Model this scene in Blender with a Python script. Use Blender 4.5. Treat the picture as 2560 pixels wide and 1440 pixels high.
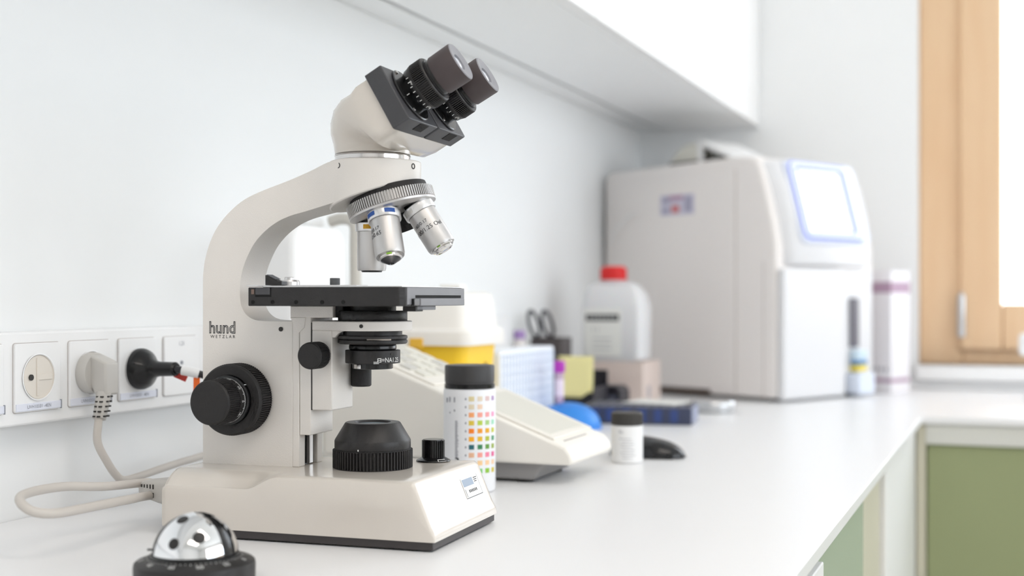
import bpy, bmesh, math, random
from mathutils import Vector, Matrix
random.seed(7)
for o in list(bpy.data.objects): bpy.data.objects.remove(o)
SC = bpy.context.scene
COL = SC.collection
R = math.radians
V = Vector
# ------------------------------------------------------------------ camera
FPX = 3250.0
YAW = math.atan((2540 - 1280) / FPX)
cam_d = bpy.data.cameras.new('camera'); cam = bpy.data.objects.new('camera', cam_d); COL.objects.link(cam)
cam_d.sensor_width = 36.0; cam_d.lens = FPX / 2560 * 36.0
cam_d.shift_y = 25.0 / 2560
cam.location = (0.8, 0, 0.19); cam.rotation_euler = (R(90), 0, YAW)
cam_d.clip_start = 0.02
cam_d.dof.use_dof = True; cam_d.dof.focus_distance = 1.07; cam_d.dof.aperture_fstop = 3.9
SC.camera = cam
SC.view_settings.view_transform = 'Standard'; SC.view_settings.look = 'None'
SC.view_settings.exposure = -0.22; SC.view_settings.gamma = 1.0
try: SC.view_settings.use_curve_mapping = False
except Exception: pass
SC.cycles.max_bounces = 8; SC.cycles.diffuse_bounces = 5   # white room: light keeps bouncing
SC.cycles.glossy_bounces = 4; SC.cycles.transmission_bounces = 4; SC.cycles.caustics_reflective = False; SC.cycles.caustics_refractive = False
SC.cycles.use_adaptive_sampling = True; SC.cycles.adaptive_threshold = 0.05; SC.cycles.adaptive_min_samples = 12
# ------------------------------------------------------------------ world and daylight
SKY = 5.5
w = bpy.data.worlds.new('sky'); SC.world = w; w.use_nodes = True
w.node_tree.nodes['Background'].inputs[0].default_value = (0.86, 0.93, 1.0, 1)
w.node_tree.nodes['Background'].inputs[1].default_value = SKY
def portal(name, loc, rot, sx, sy):
    d = bpy.data.lights.new(name, 'AREA'); d.shape = 'RECTANGLE'; d.size = sx; d.size_y = sy; d.cycles.is_portal = True
    o = bpy.data.objects.new(name, d); COL.objects.link(o); o.location = loc; o.rotation_euler = rot
    return o
YB, XR, YF, ZF, ZC = 2.86, 3.7, -2.4, -0.9, 1.75
SWY, SWL, SWZ, SWH = -0.9, 3.2, 0.1, 1.4
# the sky lights the room through its windows; the portals only guide the sampling of that sky
portal('sky_portal_side', (XR + 0.03, SWY + SWL/2, SWZ + SWH/2), (R(90), 0, R(90)), SWL, SWH)
portal('sky_portal_back', (1.3535, YB + 0.16, 0.775), (R(-90), 0, 0), 1.49, 1.45)

# ------------------------------------------------------------------ materials
def s2l(c):
    out = []
    for x in c[:3]:
        x = x / 255.0
        out.append(x / 12.92 if x <= 0.04045 else ((x + 0.055) / 1.055) ** 2.4)
    return (*out, 1.0)
MATS = {}
def mat(name, col, rough=0.5, metal=0.0, var=0.03, scale=40.0, bump=0.0, bscale=400.0, coat=0.0, trans=0.0, emit=None, estr=0.0, alpha=1.0, sss=0.0, ior=1.45):
    if name in MATS: return MATS[name]
    m = bpy.data.materials.new(name); m.use_nodes = True
    nt = m.node_tree; b = nt.nodes['Principled BSDF']
    c = s2l(col)
    tc = nt.nodes.new('ShaderNodeTexCoord'); nz = nt.nodes.new('ShaderNodeTexNoise')
    nz.inputs['Scale'].default_value = scale; nz.inputs['Detail'].default_value = 1
    nt.links.new(tc.outputs['Object'], nz.inputs['Vector'])
    mx = nt.nodes.new('ShaderNodeMix'); mx.data_type = 'RGBA'
    mx.inputs[6].default_value = tuple(max(0, x * (1 - var)) for x in c[:3]) + (1,)
    mx.inputs[7].default_value = tuple(min(1, x * (1 + var)) for x in c[:3]) + (1,)
    nt.links.new(nz.outputs['Fac'], mx.inputs[0]); nt.links.new(mx.outputs[2], b.inputs['Base Color'])
    b.inputs['Roughness'].default_value = rough; b.inputs['Metallic'].default_value = metal
    b.inputs['IOR'].default_value = ior
    if coat: b.inputs['Coat Weight'].default_value = coat; b.inputs['Coat Roughness'].default_value = 0.12
    if trans: b.inputs['Transmission Weight'].default_value = trans
    if alpha < 1: b.inputs['Alpha'].default_value = alpha
    if sss:
        b.inputs['Subsurface Weight'].default_value = sss; b.inputs['Subsurface Scale'].default_value = 0.004
    if emit: b.inputs['Emission Color'].default_value = s2l(emit); b.inputs['Emission Strength'].default_value = estr
    if bump:
        n2 = nt.nodes.new('ShaderNodeTexNoise'); n2.inputs['Scale'].default_value = bscale; n2.inputs['Detail'].default_value = 0
        nt.links.new(tc.outputs['Object'], n2.inputs['Vector'])
        bp = nt.nodes.new('ShaderNodeBump'); bp.inputs['Strength'].default_value = bump; bp.inputs['Distance'].default_value = 0.0006
        nt.links.new(n2.outputs['Fac'], bp.inputs['Height']); nt.links.new(bp.outputs['Normal'], b.inputs['Normal'])
    MATS[name] = m
    return m
def wood_mat(name, c1, c2):
    m = bpy.data.materials.new(name); m.use_nodes = True; nt = m.node_tree; b = nt.nodes['Principled BSDF']
    tc = nt.nodes.new('ShaderNodeTexCoord'); mp = nt.nodes.new('ShaderNodeMapping'); mp.inputs['Scale'].default_value = (14, 14, 1.2)
    nz = nt.nodes.new('ShaderNodeTexNoise'); nz.inputs['Scale'].default_value = 3; nz.inputs['Detail'].default_value = 5
    cr = nt.nodes.new('ShaderNodeValToRGB'); cr.color_ramp.elements[0].color = s2l(c1); cr.color_ramp.elements[1].color = s2l(c2)
    cr.color_ramp.elements[0].position = 0.35; cr.color_ramp.elements[1].position = 0.65
    nt.links.new(tc.outputs['Object'], mp.inputs[0]); nt.links.new(mp.outputs[0], nz.inputs['Vector'])
    nt.links.new(nz.outputs['Fac'], cr.inputs[0]); nt.links.new(cr.outputs[0], b.inputs['Base Color'])
    b.inputs['Roughness'].default_value = 0.5
    MATS[name] = m; return m
WALL = mat('wall_paint', (240, 241, 241), 0.85, var=0.008, scale=6)
CEIL = mat('ceiling_paint', (244, 244, 242), 0.9, var=0.008)
FLOOR = mat('floor_vinyl', (190, 184, 174), 0.5, var=0.04, scale=10)
TOP = mat('worktop_laminate', (238, 238, 239), 0.32, var=0.006, scale=9)
CABW = mat('cabinet_white', (243, 243, 243), 0.4, var=0.006)
CABIN = mat('cabinet_underside', (243, 244, 244), 0.5, var=0.006)
GROOVE = mat('groove_grey', (150, 152, 158), 0.7)
SAGE = mat('sage_green_front', (176, 190, 172), 0.25, var=0.02, scale=4)
CREAM = mat('cream_front', (205, 201, 182), 0.45, var=0.02, scale=4)
OLIVE = mat('olive_green_front', (150, 158, 118), 0.55, var=0.04, scale=5)
APRON = mat('apron_grey', (214, 214, 208), 0.5, var=0.01)
WOOD = wood_mat('beech_window_frame', (228, 192, 153), (232, 199, 161))
PVC = mat('socket_white_plastic', (240, 240, 240), 0.35, var=0.006)
SOCK = mat('socket_recess_cream', (224, 217, 207), 0.4)
LABELM = mat('label_pale_blue', (226, 229, 240), 0.5, var=0.01)
INK = mat('ink_dark', (52, 52, 56), 0.6)
INKG = mat('ink_grey', (150, 152, 160), 0.6)
WHITEINK = mat('ink_white', (232, 232, 230), 0.6)
CABLE = mat('cable_grey', (200, 194, 187), 0.5, var=0.02)
CABLED = mat('plug_grey', (196, 193, 188), 0.45, var=0.02)
HOLE = mat('hole_black', (12, 11, 11), 0.8)
SLOT = mat('slot_dark', (58, 56, 54), 0.7)
BLACKP = mat('plug_black', (42, 41, 44), 0.4, var=0.05)
ORANGE = mat('tag_orange', (240, 110, 40), 0.5)
RED = mat('tag_red', (200, 60, 50), 0.5)
PAINT = mat('microscope_enamel', (214, 207, 198), 0.24, var=0.012, scale=60, bump=0.05, bscale=900, coat=0.5)
PAINT2 = mat('microscope_enamel_matt', (230, 225, 219), 0.42, var=0.015, scale=60, bump=0.15, bscale=1100)
FOOT = mat('foot_black', (62, 58, 58), 0.5, var=0.04)
BLK = mat('black_anodised', (36, 34, 34), 0.42, var=0.08, scale=120, bump=0.1, bscale=1200)
BLK2 = mat('black_matt', (34, 32, 32), 0.6, var=0.08, scale=120, bump=0.2, bscale=1500)
BLKG = mat('black_gloss', (24, 24, 25), 0.22, var=0.05)
GREYB = mat('charcoal_plate', (66, 66, 69), 0.45, var=0.05, scale=200, bump=0.12, bscale=1500)
RUBBER = mat('eyecup_rubber', (72, 63, 64), 0.5, var=0.05, scale=80)
EYEEND = mat('eyecup_end', (138, 138, 143), 0.55, var=0.02)
STAGEF = mat('stage_edge_grey', (128, 128, 132), 0.5, var=0.05, scale=90)
ALU = mat('satin_aluminium', (200, 198, 197), 0.42, metal=1.0, var=0.03, scale=30, bump=0.05)
ALUB = mat('satin_band', (222, 221, 221), 0.32, metal=0.85, var=0.02)
CHROME = mat('chrome', (235, 236, 238), 0.05, metal=1.0, var=0.0)
STEEL = mat('polished_steel', (215, 212, 210), 0.14, metal=1.0, var=0.02)
LENS = mat('lens_glass', (150, 165, 178), 0.06, var=0.0, coat=0.6)
LENSD = mat('lens_dark', (62, 70, 74), 0.08, var=0.0, coat=0.6)
SAND = mat('ground_glass', (120, 132, 138), 0.5, var=0.15, scale=900)
BLUE = mat('band_blue', (40, 84, 160), 0.4)
YEL = mat('band_yellow', (236, 176, 24), 0.4)
WHT = mat('band_white', (236, 234, 230), 0.4)
GREEN = mat('dot_green', (150, 205, 60), 0.4)
OFFW = mat('device_off_white', (238, 234, 226), 0.42, var=0.01, scale=15)
OFFW2 = mat('device_panel', (224, 222, 212), 0.4, var=0.01, scale=15)
GREY = mat('device_grey_base', (150, 148, 147), 0.5, var=0.02)
SHARPY = mat('sharps_yellow', (255, 210, 50), 0.4, var=0.02)
SHARPW = mat('sharps_lid', (246, 243, 238), 0.4, var=0.01)
RACKW = mat('rack_white', (240, 244, 250), 0.4, var=0.008)
RACKG = mat('rack_grid_line', (212, 222, 237), 0.5)
BLUEP = mat('bright_blue_rubber', (52, 138, 226), 0.4, var=0.03)
NOTE = mat('yellow_note', (242, 233, 168), 0.6, var=0.03, scale=12)
PURP = mat('purple_cap', (178, 52, 184), 0.4)
LILAC = mat('lilac_cap', (160, 130, 186), 0.5)
TUBE = mat('tube_clear', (222, 196, 222), 0.15, var=0.03, alpha=0.75)
DARKO = mat('organiser_dark', (78, 72, 72), 0.55, var=0.05)
DARKD = mat('dark_device', (38, 36, 44), 0.4, var=0.1)
NAVY = mat('rack_navy', (62, 68, 92), 0.5, var=0.08, scale=60)
NAVYT = mat('rack_top_grey', (120, 122, 134), 0.5, var=0.05, scale=60)
CAN = mat('canister_plastic', (222, 222, 224), 0.4, var=0.01, sss=0.1)
REDC = mat('canister_red_cap', (226, 48, 48), 0.4)
PAPER = mat('label_paper', (232, 232, 228), 0.6, var=0.01)
BEIGE = mat('beige_box', (222, 206, 198), 0.6, var=0.02)
SILV = mat('silver_tin', (205, 206, 208), 0.25, metal=0.9, var=0.02)
ANA = mat('analyser_plastic', (241, 236, 233), 0.4, var=0.008, scale=8)
ANAF = mat('analyser_front', (224, 224, 226), 0.35, var=0.006, scale=8)
SEAM = mat('seam_grey', (190, 184, 180), 0.6)
SCRB = mat('screen_blue_frame', (30, 72, 214), 0.3)
SCRW = mat('screen_pale_frame', (228, 234, 250), 0.35)
SCREEN = mat('screen_lit', (250, 250, 252), 0.3, emit=(255, 255, 255), estr=0.55)
BOXW = mat('carton_white', (238, 236, 240), 0.5, var=0.01)
BOXP = mat('carton_mauve', (178, 150, 172), 0.5)
GLASS = bpy.data.materials.new('window_glass'); GLASS.use_nodes = True
_nt = GLASS.node_tree; _nt.nodes.clear()
_o = _nt.nodes.new('ShaderNodeOutputMaterial'); _t = _nt.nodes.new('ShaderNodeBsdfTransparent'); _g = _nt.nodes.new('ShaderNodeBsdfGlossy'); _m = _nt.nodes.new('ShaderNodeMixShader')
_g.inputs['Roughness'].default_value = 0.02; _m.inputs[0].default_value = 0.05
_nt.links.new(_t.outputs[0], _m.inputs[1]); _nt.links.new(_g.outputs[0], _m.inputs[2]); _nt.links.new(_m.outputs[0], _o.inputs[0])
BAG = mat('clear_plastic', (220, 232, 248), 0.2, alpha=0.4, var=0.02)
FILL = mat('fill_panel_glow', (255, 252, 246), 0.5, emit=(255, 245, 236), estr=5.4)  # glow of the added fill panels overhead

# ------------------------------------------------------------------ mesh helpers
class MB:
    def __init__(s): s.v = []; s.f = []; s.m = []; s.cur = 0
    def add(s, vs, fs):
        n = len(s.v); s.v += [tuple(p) for p in vs]
        for f in fs: s.f.append([i + n for i in f]); s.m.append(s.cur)
        return s
    def box(s, x0, x1, y0, y1, z0, z1):
        return s.add([(x0,y0,z0),(x1,y0,z0),(x1,y1,z0),(x0,y1,z0),(x0,y0,z1),(x1,y0,z1),(x1,y1,z1),(x0,y1,z1)],
                     [(3,2,1,0),(4,5,6,7),(0,1,5,4),(1,2,6,5),(2,3,7,6),(3,0,4,7)])
    def obox(s, c, ax, ay, az, hx, hy, hz):
        c = V(c); ax, ay, az = V(ax) * hx, V(ay) * hy, V(az) * hz
        vs = [c + i*ax + j*ay + k*az for k in (-1,1) for (i,j) in ((-1,-1),(1,-1),(1,1),(-1,1))]
        return s.add(vs, [(3,2,1,0),(4,5,6,7),(0,1,5,4),(1,2,6,5),(2,3,7,6),(3,0,4,7)])
    def prism(s, poly, a, e1, e2, d0, d1, o=(0,0,0)):
        """polygon in the plane (e1,e2), extruded along a from d0 to d1"""
        o, a, e1, e2 = V(o), V(a), V(e1), V(e2); n = len(poly)
        vs = [o + e1*p[0] + e2*p[1] + a*d0 for p in poly] + [o + e1*p[0] + e2*p[1] + a*d1 for p in poly]
        fs = [tuple(reversed(range(n))), tuple(range(n, 2*n))] + [(i, (i+1) % n, n + (i+1) % n, n + i) for i in range(n)]
        return s.add(vs, fs)
    def lathe(s, prof, o=(0,0,0), a=(0,0,1), segs=48, cap=True, e1=None, arc=None):
        o = V(o); a = V(a).normalized()
        if e1 is None: e1 = a.orthogonal()
        e1 = V(e1).normalized(); e2 = a.cross(e1)
        a0, a1 = arc if arc else (0, 2*math.pi)
        full = arc is None; k = segs if full else segs + 1
        vs = []; fs = []
        for (r, t) in prof:
            for i in range(k):
                p = a0 + (a1 - a0) * i / segs
                vs.append(o + a*t + (e1*math.cos(p) + e2*math.sin(p)) * r)
        for j in range(len(prof) - 1):
            for i in range(segs):
                i2 = (i + 1) % k
                fs.append((j*k + i, j*k + i2, (j+1)*k + i2, (j+1)*k + i))
        if cap and full:
            if prof[0][0] > 1e-6: fs.append(tuple(reversed(range(k))))
            if prof[-1][0] > 1e-6: fs.append(tuple((len(prof)-1)*k + i for i in range(k)))
        return s.add(vs, fs)
    def gear(s, r0, r1, n, t0, t1, o=(0,0,0), a=(0,0,1), duty=0.5):
        """knurled ring: n ridges between radius r0 and r1"""
        o = V(o); a = V(a).normalized(); e1 = a.orthogonal().normalized(); e2 = a.cross(e1)
        poly = []
        for i in range(n):
            for (fr, r) in ((0.0, r0), (0.12, r1), (duty, r1), (duty + 0.12, r0)):
                p = 2*math.pi*(i + fr)/n; poly.append((math.cos(p)*r, math.sin(p)*r))
        return s.prism(poly, a, e1, e2, t0, t1, o)
    def tube(s, pts, r, segs=10, cap=True):
        pts = [V(p) for p in pts]; n = len(pts); rs = r if isinstance(r, (list, tuple)) else [r]*n
        t = (pts[1] - pts[0]).normalized(); nrm = t.orthogonal().normalized(); vs = []; fs = []
        for i, p in enumerate(pts):
            t2 = (pts[min(i+1, n-1)] - pts[max(i-1, 0)]).normalized()
            q = t.rotation_difference(t2); nrm = (q @ nrm).normalized(); t = t2; b = t.cross(nrm)
            for j in range(segs):
                g = 2*math.pi*j/segs; vs.append(p + (nrm*math.cos(g) + b*math.sin(g))*rs[i])
        for i in range(n-1):
            for j in range(segs):
                j2 = (j+1) % segs; fs.append((i*segs+j, i*segs+j2, (i+1)*segs+j2, (i+1)*segs+j))
        if cap: fs.append(tuple(reversed(range(segs)))); fs.append(tuple((n-1)*segs + j for j in range(segs)))
        return s.add(vs, fs)
    def loft(s, rings, cap=True):
        k = len(rings[0]); vs = [p for r in rings for p in r]; fs = []
        for j in range(len(rings)-1):
            for i in range(k):
                i2 = (i+1) % k; fs.append((j*k+i, j*k+i2, (j+1)*k+i2, (j+1)*k+i))
        if cap: fs.append(tuple(reversed(range(k)))); fs.append(tuple((len(rings)-1)*k + i for i in range(k)))
        return s.add(vs, fs)
    def cylpatch(s, o, a, e1, r, p0, p1, t0, t1, th=0.0002, n=4):
        """thin curved patch on a cylinder"""
        o, a, e1 = V(o), V(a).normalized(), V(e1).normalized(); e2 = a.cross(e1); vs = []; fs = []
        for i in range(n+1):
            p = p0 + (p1-p0)*i/n; d = e1*math.cos(p) + e2*math.sin(p)
            vs += [o + a*t0 + d*(r+th), o + a*t1 + d*(r+th)]
        for i in range(n): fs.append((2*i, 2*i+2, 2*i+3, 2*i+1))
        return s.add(vs, fs)
def obj(name, mb, m, parent=None, bevel=0.0, seg=2, smooth=35, label=None):
    me = bpy.data.meshes.new(name); me.from_pydata([tuple(p) for p in mb.v], [], mb.f)
    ms = m if isinstance(m, (list, tuple)) else [m]
    for x in ms: me.materials.append(x)
    if len(ms) > 1:
        for i, p in enumerate(me.polygons): p.material_index = mb.m[i]
    bm = bmesh.new(); bm.from_mesh(me)
    if len(ms) == 1: bmesh.ops.recalc_face_normals(bm, faces=bm.faces)
    bm.to_mesh(me); bm.free()
    if smooth:
        me.polygons.foreach_set('use_smooth', [True]*len(me.polygons)); me.set_sharp_from_angle(angle=R(smooth))
    o = bpy.data.objects.new(name, me); COL.objects.link(o)
    if parent: o.parent = parent
    if bevel:
        b = o.modifiers.new('bevel', 'BEVEL'); b.width = bevel; b.segments = seg; b.limit_method = 'ANGLE'; b.angle_limit = R(35); b.harden_normals = False
    if label: o['label'] = label
    return o
def tag(o, label, cat, group=None, kind=None):
    o['label'] = label; o['category'] = cat
    if group: o['group'] = group
    if kind: o['kind'] = kind
    return o
def struct(o): o['kind'] = 'structure'; return o
def thing(name, label, cat, loc=(0,0,0), rz=0.0, group=None):
    o = bpy.data.objects.new(name, None); COL.objects.link(o); o.location = loc; o.rotation_euler = (0,0,rz); o.empty_display_size = 0.02
    return tag(o, label, cat, group)
def spline(pts, n=8):
    pts = [V(p) for p in pts]; out = []
    for i in range(len(pts)-1):
        p0, p1, p2, p3 = pts[max(i-1,0)], pts[i], pts[i+1], pts[min(i+2, len(pts)-1)]
        for k in range(n):
            t = k/n
            out.append(0.5*((2*p1) + (p2-p0)*t + (2*p0-5*p1+4*p2-p3)*t*t + (3*p1-p0-3*p2+p3)*t**3))
    out.append(pts[-1]); return out
def rrect(w, h, r, n=5):
    out = []
    for (cx, cy, a0) in ((w-r, h-r, 0), (-w+r, h-r, 90), (-w+r, -h+r, 180), (w-r, -h+r, 270)):
        for i in range(n+1):
            a = R(a0 + 90*i/n); out.append((cx + r*math.cos(a), cy + r*math.sin(a)))
    return out
def text_geo(s, size, outline=0.0, align='CENTER', xs=1.0, fit=None):
    c = bpy.data.curves.new('lettering', 'FONT'); c.body = s; c.size = size; c.align_x = align; c.align_y = 'CENTER'
    if outline: c.fill_mode = 'NONE'; c.bevel_depth = outline; c.bevel_resolution = 0
    c.resolution_u = 3
    o = bpy.data.objects.new('lettering', c); COL.objects.link(o)
    dg = bpy.context.evaluated_depsgraph_get(); me = bpy.data.meshes.new_from_object(o.evaluated_get(dg))
    vs = [(v.co.x*xs, v.co.y, v.co.z) for v in me.vertices]; fs = [tuple(p.vertices) for p in me.polygons]
    if fit:
        x0, x1 = min(p[0] for p in vs), max(p[0] for p in vs); k = fit/(x1-x0); vs = [((x-(x0+x1)/2)*k, y, z) for x, y, z in vs]
    bpy.data.objects.remove(o); bpy.data.curves.remove(c); bpy.data.meshes.remove(me)
    return vs, fs
def text_flat(mb, s, size, o, ex, ey, outline=0.0, lift=0.0002, xs=1.0, fit=None):
    vs, fs = text_geo(s, size, outline, xs=xs, fit=fit); o, ex, ey = V(o), V(ex).normalized(), V(ey).normalized(); n = ex.cross(ey)
    return mb.add([o + ex*x + ey*y + n*(z*0.3 + lift) for x, y, z in vs], fs)
def text_cyl(mb, s, size, o, a, e1, r, phi0, t0, lift=0.00015, xs=1.0, fit=None):
    vs, fs = text_geo(s, size, xs=xs, fit=fit); o, a, e1 = V(o), V(a).normalized(), V(e1).normalized(); e2 = a.cross(e1)
    return mb.add([o + a*(t0 + y) + (e1*math.cos(phi0 + x/r) + e2*math.sin(phi0 + x/r))*(r+lift) for x, y, z in vs], fs)

# ------------------------------------------------------------------ the room
def wall_with_hole(name, axis, pos, th, a0, a1, z0, z1, h):
    m = MB(); ha0, ha1, hz0, hz1 = h
    def bx(p, q, r_, s_):
        if axis == 'y': m.box(p, q, pos, pos + th, r_, s_)
        else: m.box(pos, pos + th, p, q, r_, s_)
    bx(a0, ha0, z0, z1); bx(ha1, a1, z0, z1); bx(ha0, ha1, z0, hz0); bx(ha0, ha1, hz1, z1)
    return struct(obj(name, m, WALL, smooth=0))
struct(obj('floor', MB().box(-0.2, XR, YF, YB, ZF-0.1, ZF), FLOOR))
struct(obj('ceiling', MB().box(-0.2, XR, YF, YB, ZC, ZC+0.1), CEIL))
struct(obj('wall_left', MB().box(-0.2, 0, YF, YB, ZF, ZC), WALL))
WX0, WX1, WZ0, WZ1 = 0.607, 2.1, 0.05, 1.5
wall_with_hole('wall_back', 'y', YB, 0.2, -0.2, XR, ZF, ZC, (WX0, WX1, WZ0, WZ1))
wall_with_hole('wall_right', 'x', XR, 0.2, YF, YB+0.2, ZF, ZC, (SWY, SWY+SWL, SWZ, SWZ+SWH))
struct(obj('wall_front', MB().box(-0.2, XR+0.2, YF-0.2, YF, ZF, ZC), WALL))
# window in the back wall: fixed beech frame, sash, pane, hinge, handle
win = bpy.data.objects.new('window_1', None); COL.objects.link(win); win.location = (WX0, YB+0.05, WZ0); struct(win)
def frame(mb, x0, x1, z0, z1, wl, wr, wb, wt, y0, y1):
    mb.box(x0, x0+wl, y0, y1, z0, z1); mb.box(x1-wr, x1, y0, y1, z0, z1)
    mb.box(x0+wl, x1-wr, y0, y1, z0, z0+wb); mb.box(x0+wl, x1-wr, y0, y1, z1-wt, z1); return mb
WL, WH = WX1-WX0, WZ1-WZ0
obj('window_frame', frame(MB(), 0, WL, 0, WH, 0.088, 0.088, 0.035, 0.07, 0, 0.07), WOOD, win, 0.004)
obj('sash', frame(MB(), 0.082, WL-0.082, 0.03, WH-0.06, 0.084, 0.084, 0.098, 0.08, -0.014, 0.05), WOOD, win, 0.006, 3)
obj('pane', MB().box(0.16, WL-0.16, 0.018, 0.026, 0.12, WH-0.13), GLASS, win, smooth=0)
hg = obj('hinge', MB().lathe([(0.008,0),(0.0085,0.002),(0.0085,0.086),(0.008,0.088)], (0.086, -0.014, 0.058), segs=16), SILV, win)
obj('hinge_pin', MB().lathe([(0.004,0),(0.004,0.006)], (0.086,-0.014,0.146), segs=12), SILV, win)
# side window (beyond the right edge of the picture)
win2 = bpy.data.objects.new('window_2', None); COL.objects.link(win2); win2.location = (XR+0.05, SWY, SWZ); struct(win2)
m = MB(); Y0, Y1, Z0, Z1 = 0, SWL, 0, SWH
m.box(0, .06, 0, .08, 0, Z1); m.box(0, .06, Y1-.08, Y1, 0, Z1); m.box(0, .06, .08, Y1-.08, 0, .08); m.box(0, .06, .08, Y1-.08, Z1-.08, Z1)
for k in (SWL/3, SWL*2/3): m.box(0, .06, k-.04, k+.04, .08, Z1-.08)
obj('window_frame', m, WOOD, win2, 0.004)
# sill boards
struct(obj('trim_1', MB().box(WX0-0.003, WX1+0.03, YB-0.03, YB+0.05, 0.018, WZ0), CABW, None, 0.004))
struct(obj('trim_2', MB().box(-0.0, WX0+1.6, YB-0.012, YB, 0.0, 0.016), CABW, None, 0.002))
# glowing ceiling panels added out of view as warm fill light
for (x, y, lb) in ((1.35, -1.0, 'added unseen fill light panel on the ceiling farther from the window'), (1.35, 0.4, 'added unseen fill light panel on the ceiling nearer the window')):
    t = thing('added_fill_panel', lb, 'lamp', (x, y, ZC), 0, 'added ceiling fill panels')
    obj('fill_panel_frame', frame(MB(), -0.62, 0.62, -0.32, 0.32, .02, .02, .02, .02, -0.03, 0), CABW, t).rotation_euler = (R(-90), 0, 0)
    obj('fill_emitter', MB().box(-0.6, 0.6, -0.3, 0.3, -0.022, -0.012), FILL, t)

# ------------------------------------------------------------------ worktop and fitted units
CF = 0.659
top = MB().prism([(0.001,-1.4),(CF,-1.4),(CF,2.19),(2.4,2.19),(2.4,YB-0.001),(0.001,YB-0.001)], (0,0,1), (1,0,0), (0,1,0), -0.012, 0)
tag(obj('worktop', top, TOP, None, 0.0012, 2), 'continuous white L-shaped laboratory worktop that everything stands on', 'worktop')
def cabinet(name, label, x0, x1, y0, y1, z0, z1, body=CABW):
    t = thing(name, label, 'cabinet', ((x0+x1)/2, (y0+y1)/2, z0)); X, Y = (x1-x0)/2, (y1-y0)/2
    return t, X, Y, z1-z0
t, X, Y, H = cabinet('drawer_unit', 'white drawer unit under the worktop front edge nearest the viewer', 0.03, 0.63, -1.4, 1.11, -0.88, -0.0125)
obj('body', MB().box(-X, X, -Y, Y, 0, H), CABW, t, 0.001)
for k in range(4):
    z1 = H - 0.018 - k*0.215; yy = 0
    d = obj('drawer_front', MB().box(X, X+0.02, 0.32, Y-0.0015, z1-0.21, z1), CABW, t, 0.0012)
    d2 = obj('drawer_front', MB().box(X, X+0.02, -Y, 0.315, z1-0.21, z1), CABW, t, 0.0012)
    obj('handle', MB().box(X+0.02, X+0.03, 0.6, 0.8, z1-0.06, z1-0.045), SILV, d, 0.002)
t, X, Y, H = cabinet('base_cabinet', 'base cabinet with a pale sage green door below the worktop edge', 0.03, 0.625, 1.115, 1.478, -0.88, -0.0125)
obj('body', MB().box(-X, X, -Y, Y, 0, H), CABW, t, 0.001)
obj('door', MB().box(X, X+0.018, -Y+0.001, Y-0.001, 0.02, H-0.001), SAGE, t, 0.001)
t, X, Y, H = cabinet('filler_unit', 'narrow cream fronted unit between the sage door and the white end panel', 0.03, 0.625, 1.481, 1.686, -0.88, -0.0125)
obj('body', MB().box(-X, X, -Y+0.014, Y, 0, H), CREAM, t, 0.001)
obj('stile', MB().box(X-0.004, X+0.01, -Y, -Y+0.012, 0, H), APRON, t, 0.001)
obj('front', MB().box(X, X+0.016, -Y+0.016, Y-0.001, 0.02, H-0.001), CREAM, t, 0.001)
t, X, Y, H = cabinet('end_unit', 'white panelled base unit at the inner corner of the worktop', 0.03, 0.63, 1.688, 2.196, -0.88, -0.0125)
obj('body', MB().box(-X, X, -Y, Y, 0, H), CABW, t, 0.001)
obj('front', MB().box(X, X+0.018, -Y, Y, 0.0, H-0.001), CABW, t, 0.001)
t, X, Y, H = cabinet('sink_unit', 'olive green fronted unit below the worktop along the window wall', 0.66, 2.39, 2.205, 2.84, -0.88, -0.0125)
obj('apron', MB().box(-X+0.004, X, -Y-0.008, -Y+0.02, H-0.033, H), APRON, t, 0.001)
obj('body', MB().box(-X+0.004, X, -Y+0.02, Y, 0, H), CABW, t, 0.001)
obj('side_stile', MB().box(-X-.0105, -X+0.004, -Y-0.006, Y, 0, H), CREAM, t)
for k in range(2):
    obj('door', MB().box(-X+0.006+k*0.86, -X+0.006+0.857+k*0.86, -Y+0.0, -Y+0.019, 0.02, H-0.034), OLIVE, t, 0.001)
# overhead cupboards
CX, CZ = 0.2756, 0.5653
t = thing('wall_cabinet', 'long white handleless wall cupboard hanging above the worktop', 'cabinet', (0, 0, CZ))
obj('body', MB().box(0.062, CX-0.02, -1.4, YB-0.002, 0.0, 0.75), CABIN, t, 0.001)
obj('back_rail', MB().box(0.001, 0.05, -1.4, YB-0.002, 0.0015, 0.75), CABIN, t, 0.001)
obj('groove', MB().box(0.05, 0.062, -1.4, YB-0.002, 0.010, 0.74), GROOVE, t, 0)
for (a, b) in ((-1.4, -0.73), (-0.727, 0.466), (0.469, 1.6655), (1.6685, YB-0.003)):
    obj('door', MB().box(CX-0.0195, CX, a, b, 0.0, 0.75), CABW, t, 0.0012)
# tap at the right edge
t = thing('sink_tap', 'white tap head at the right edge in front of the window', 'tap', (0.835, 2.62, 0))
obj('tap_body', MB().lathe([(0.022,0),(0.022,0.006),(0.014,0.012),(0.013,0.085),(0.010,0.095)], segs=20), CABW, t)
obj('tap_head', MB().prism(rrect(0.030, 0.021, 0.009), (0,1,0), (1,0,0), (0,0,1), -0.02, 0.02, (0, 0, 0.103)), CABW, t, 0.004)
obj('spout', MB().tube(spline([(0,0,0.105),(0,-0.03,0.112),(0,-0.08,0.105),(0,-0.1,0.085)]), 0.009), CABW, t)

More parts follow.
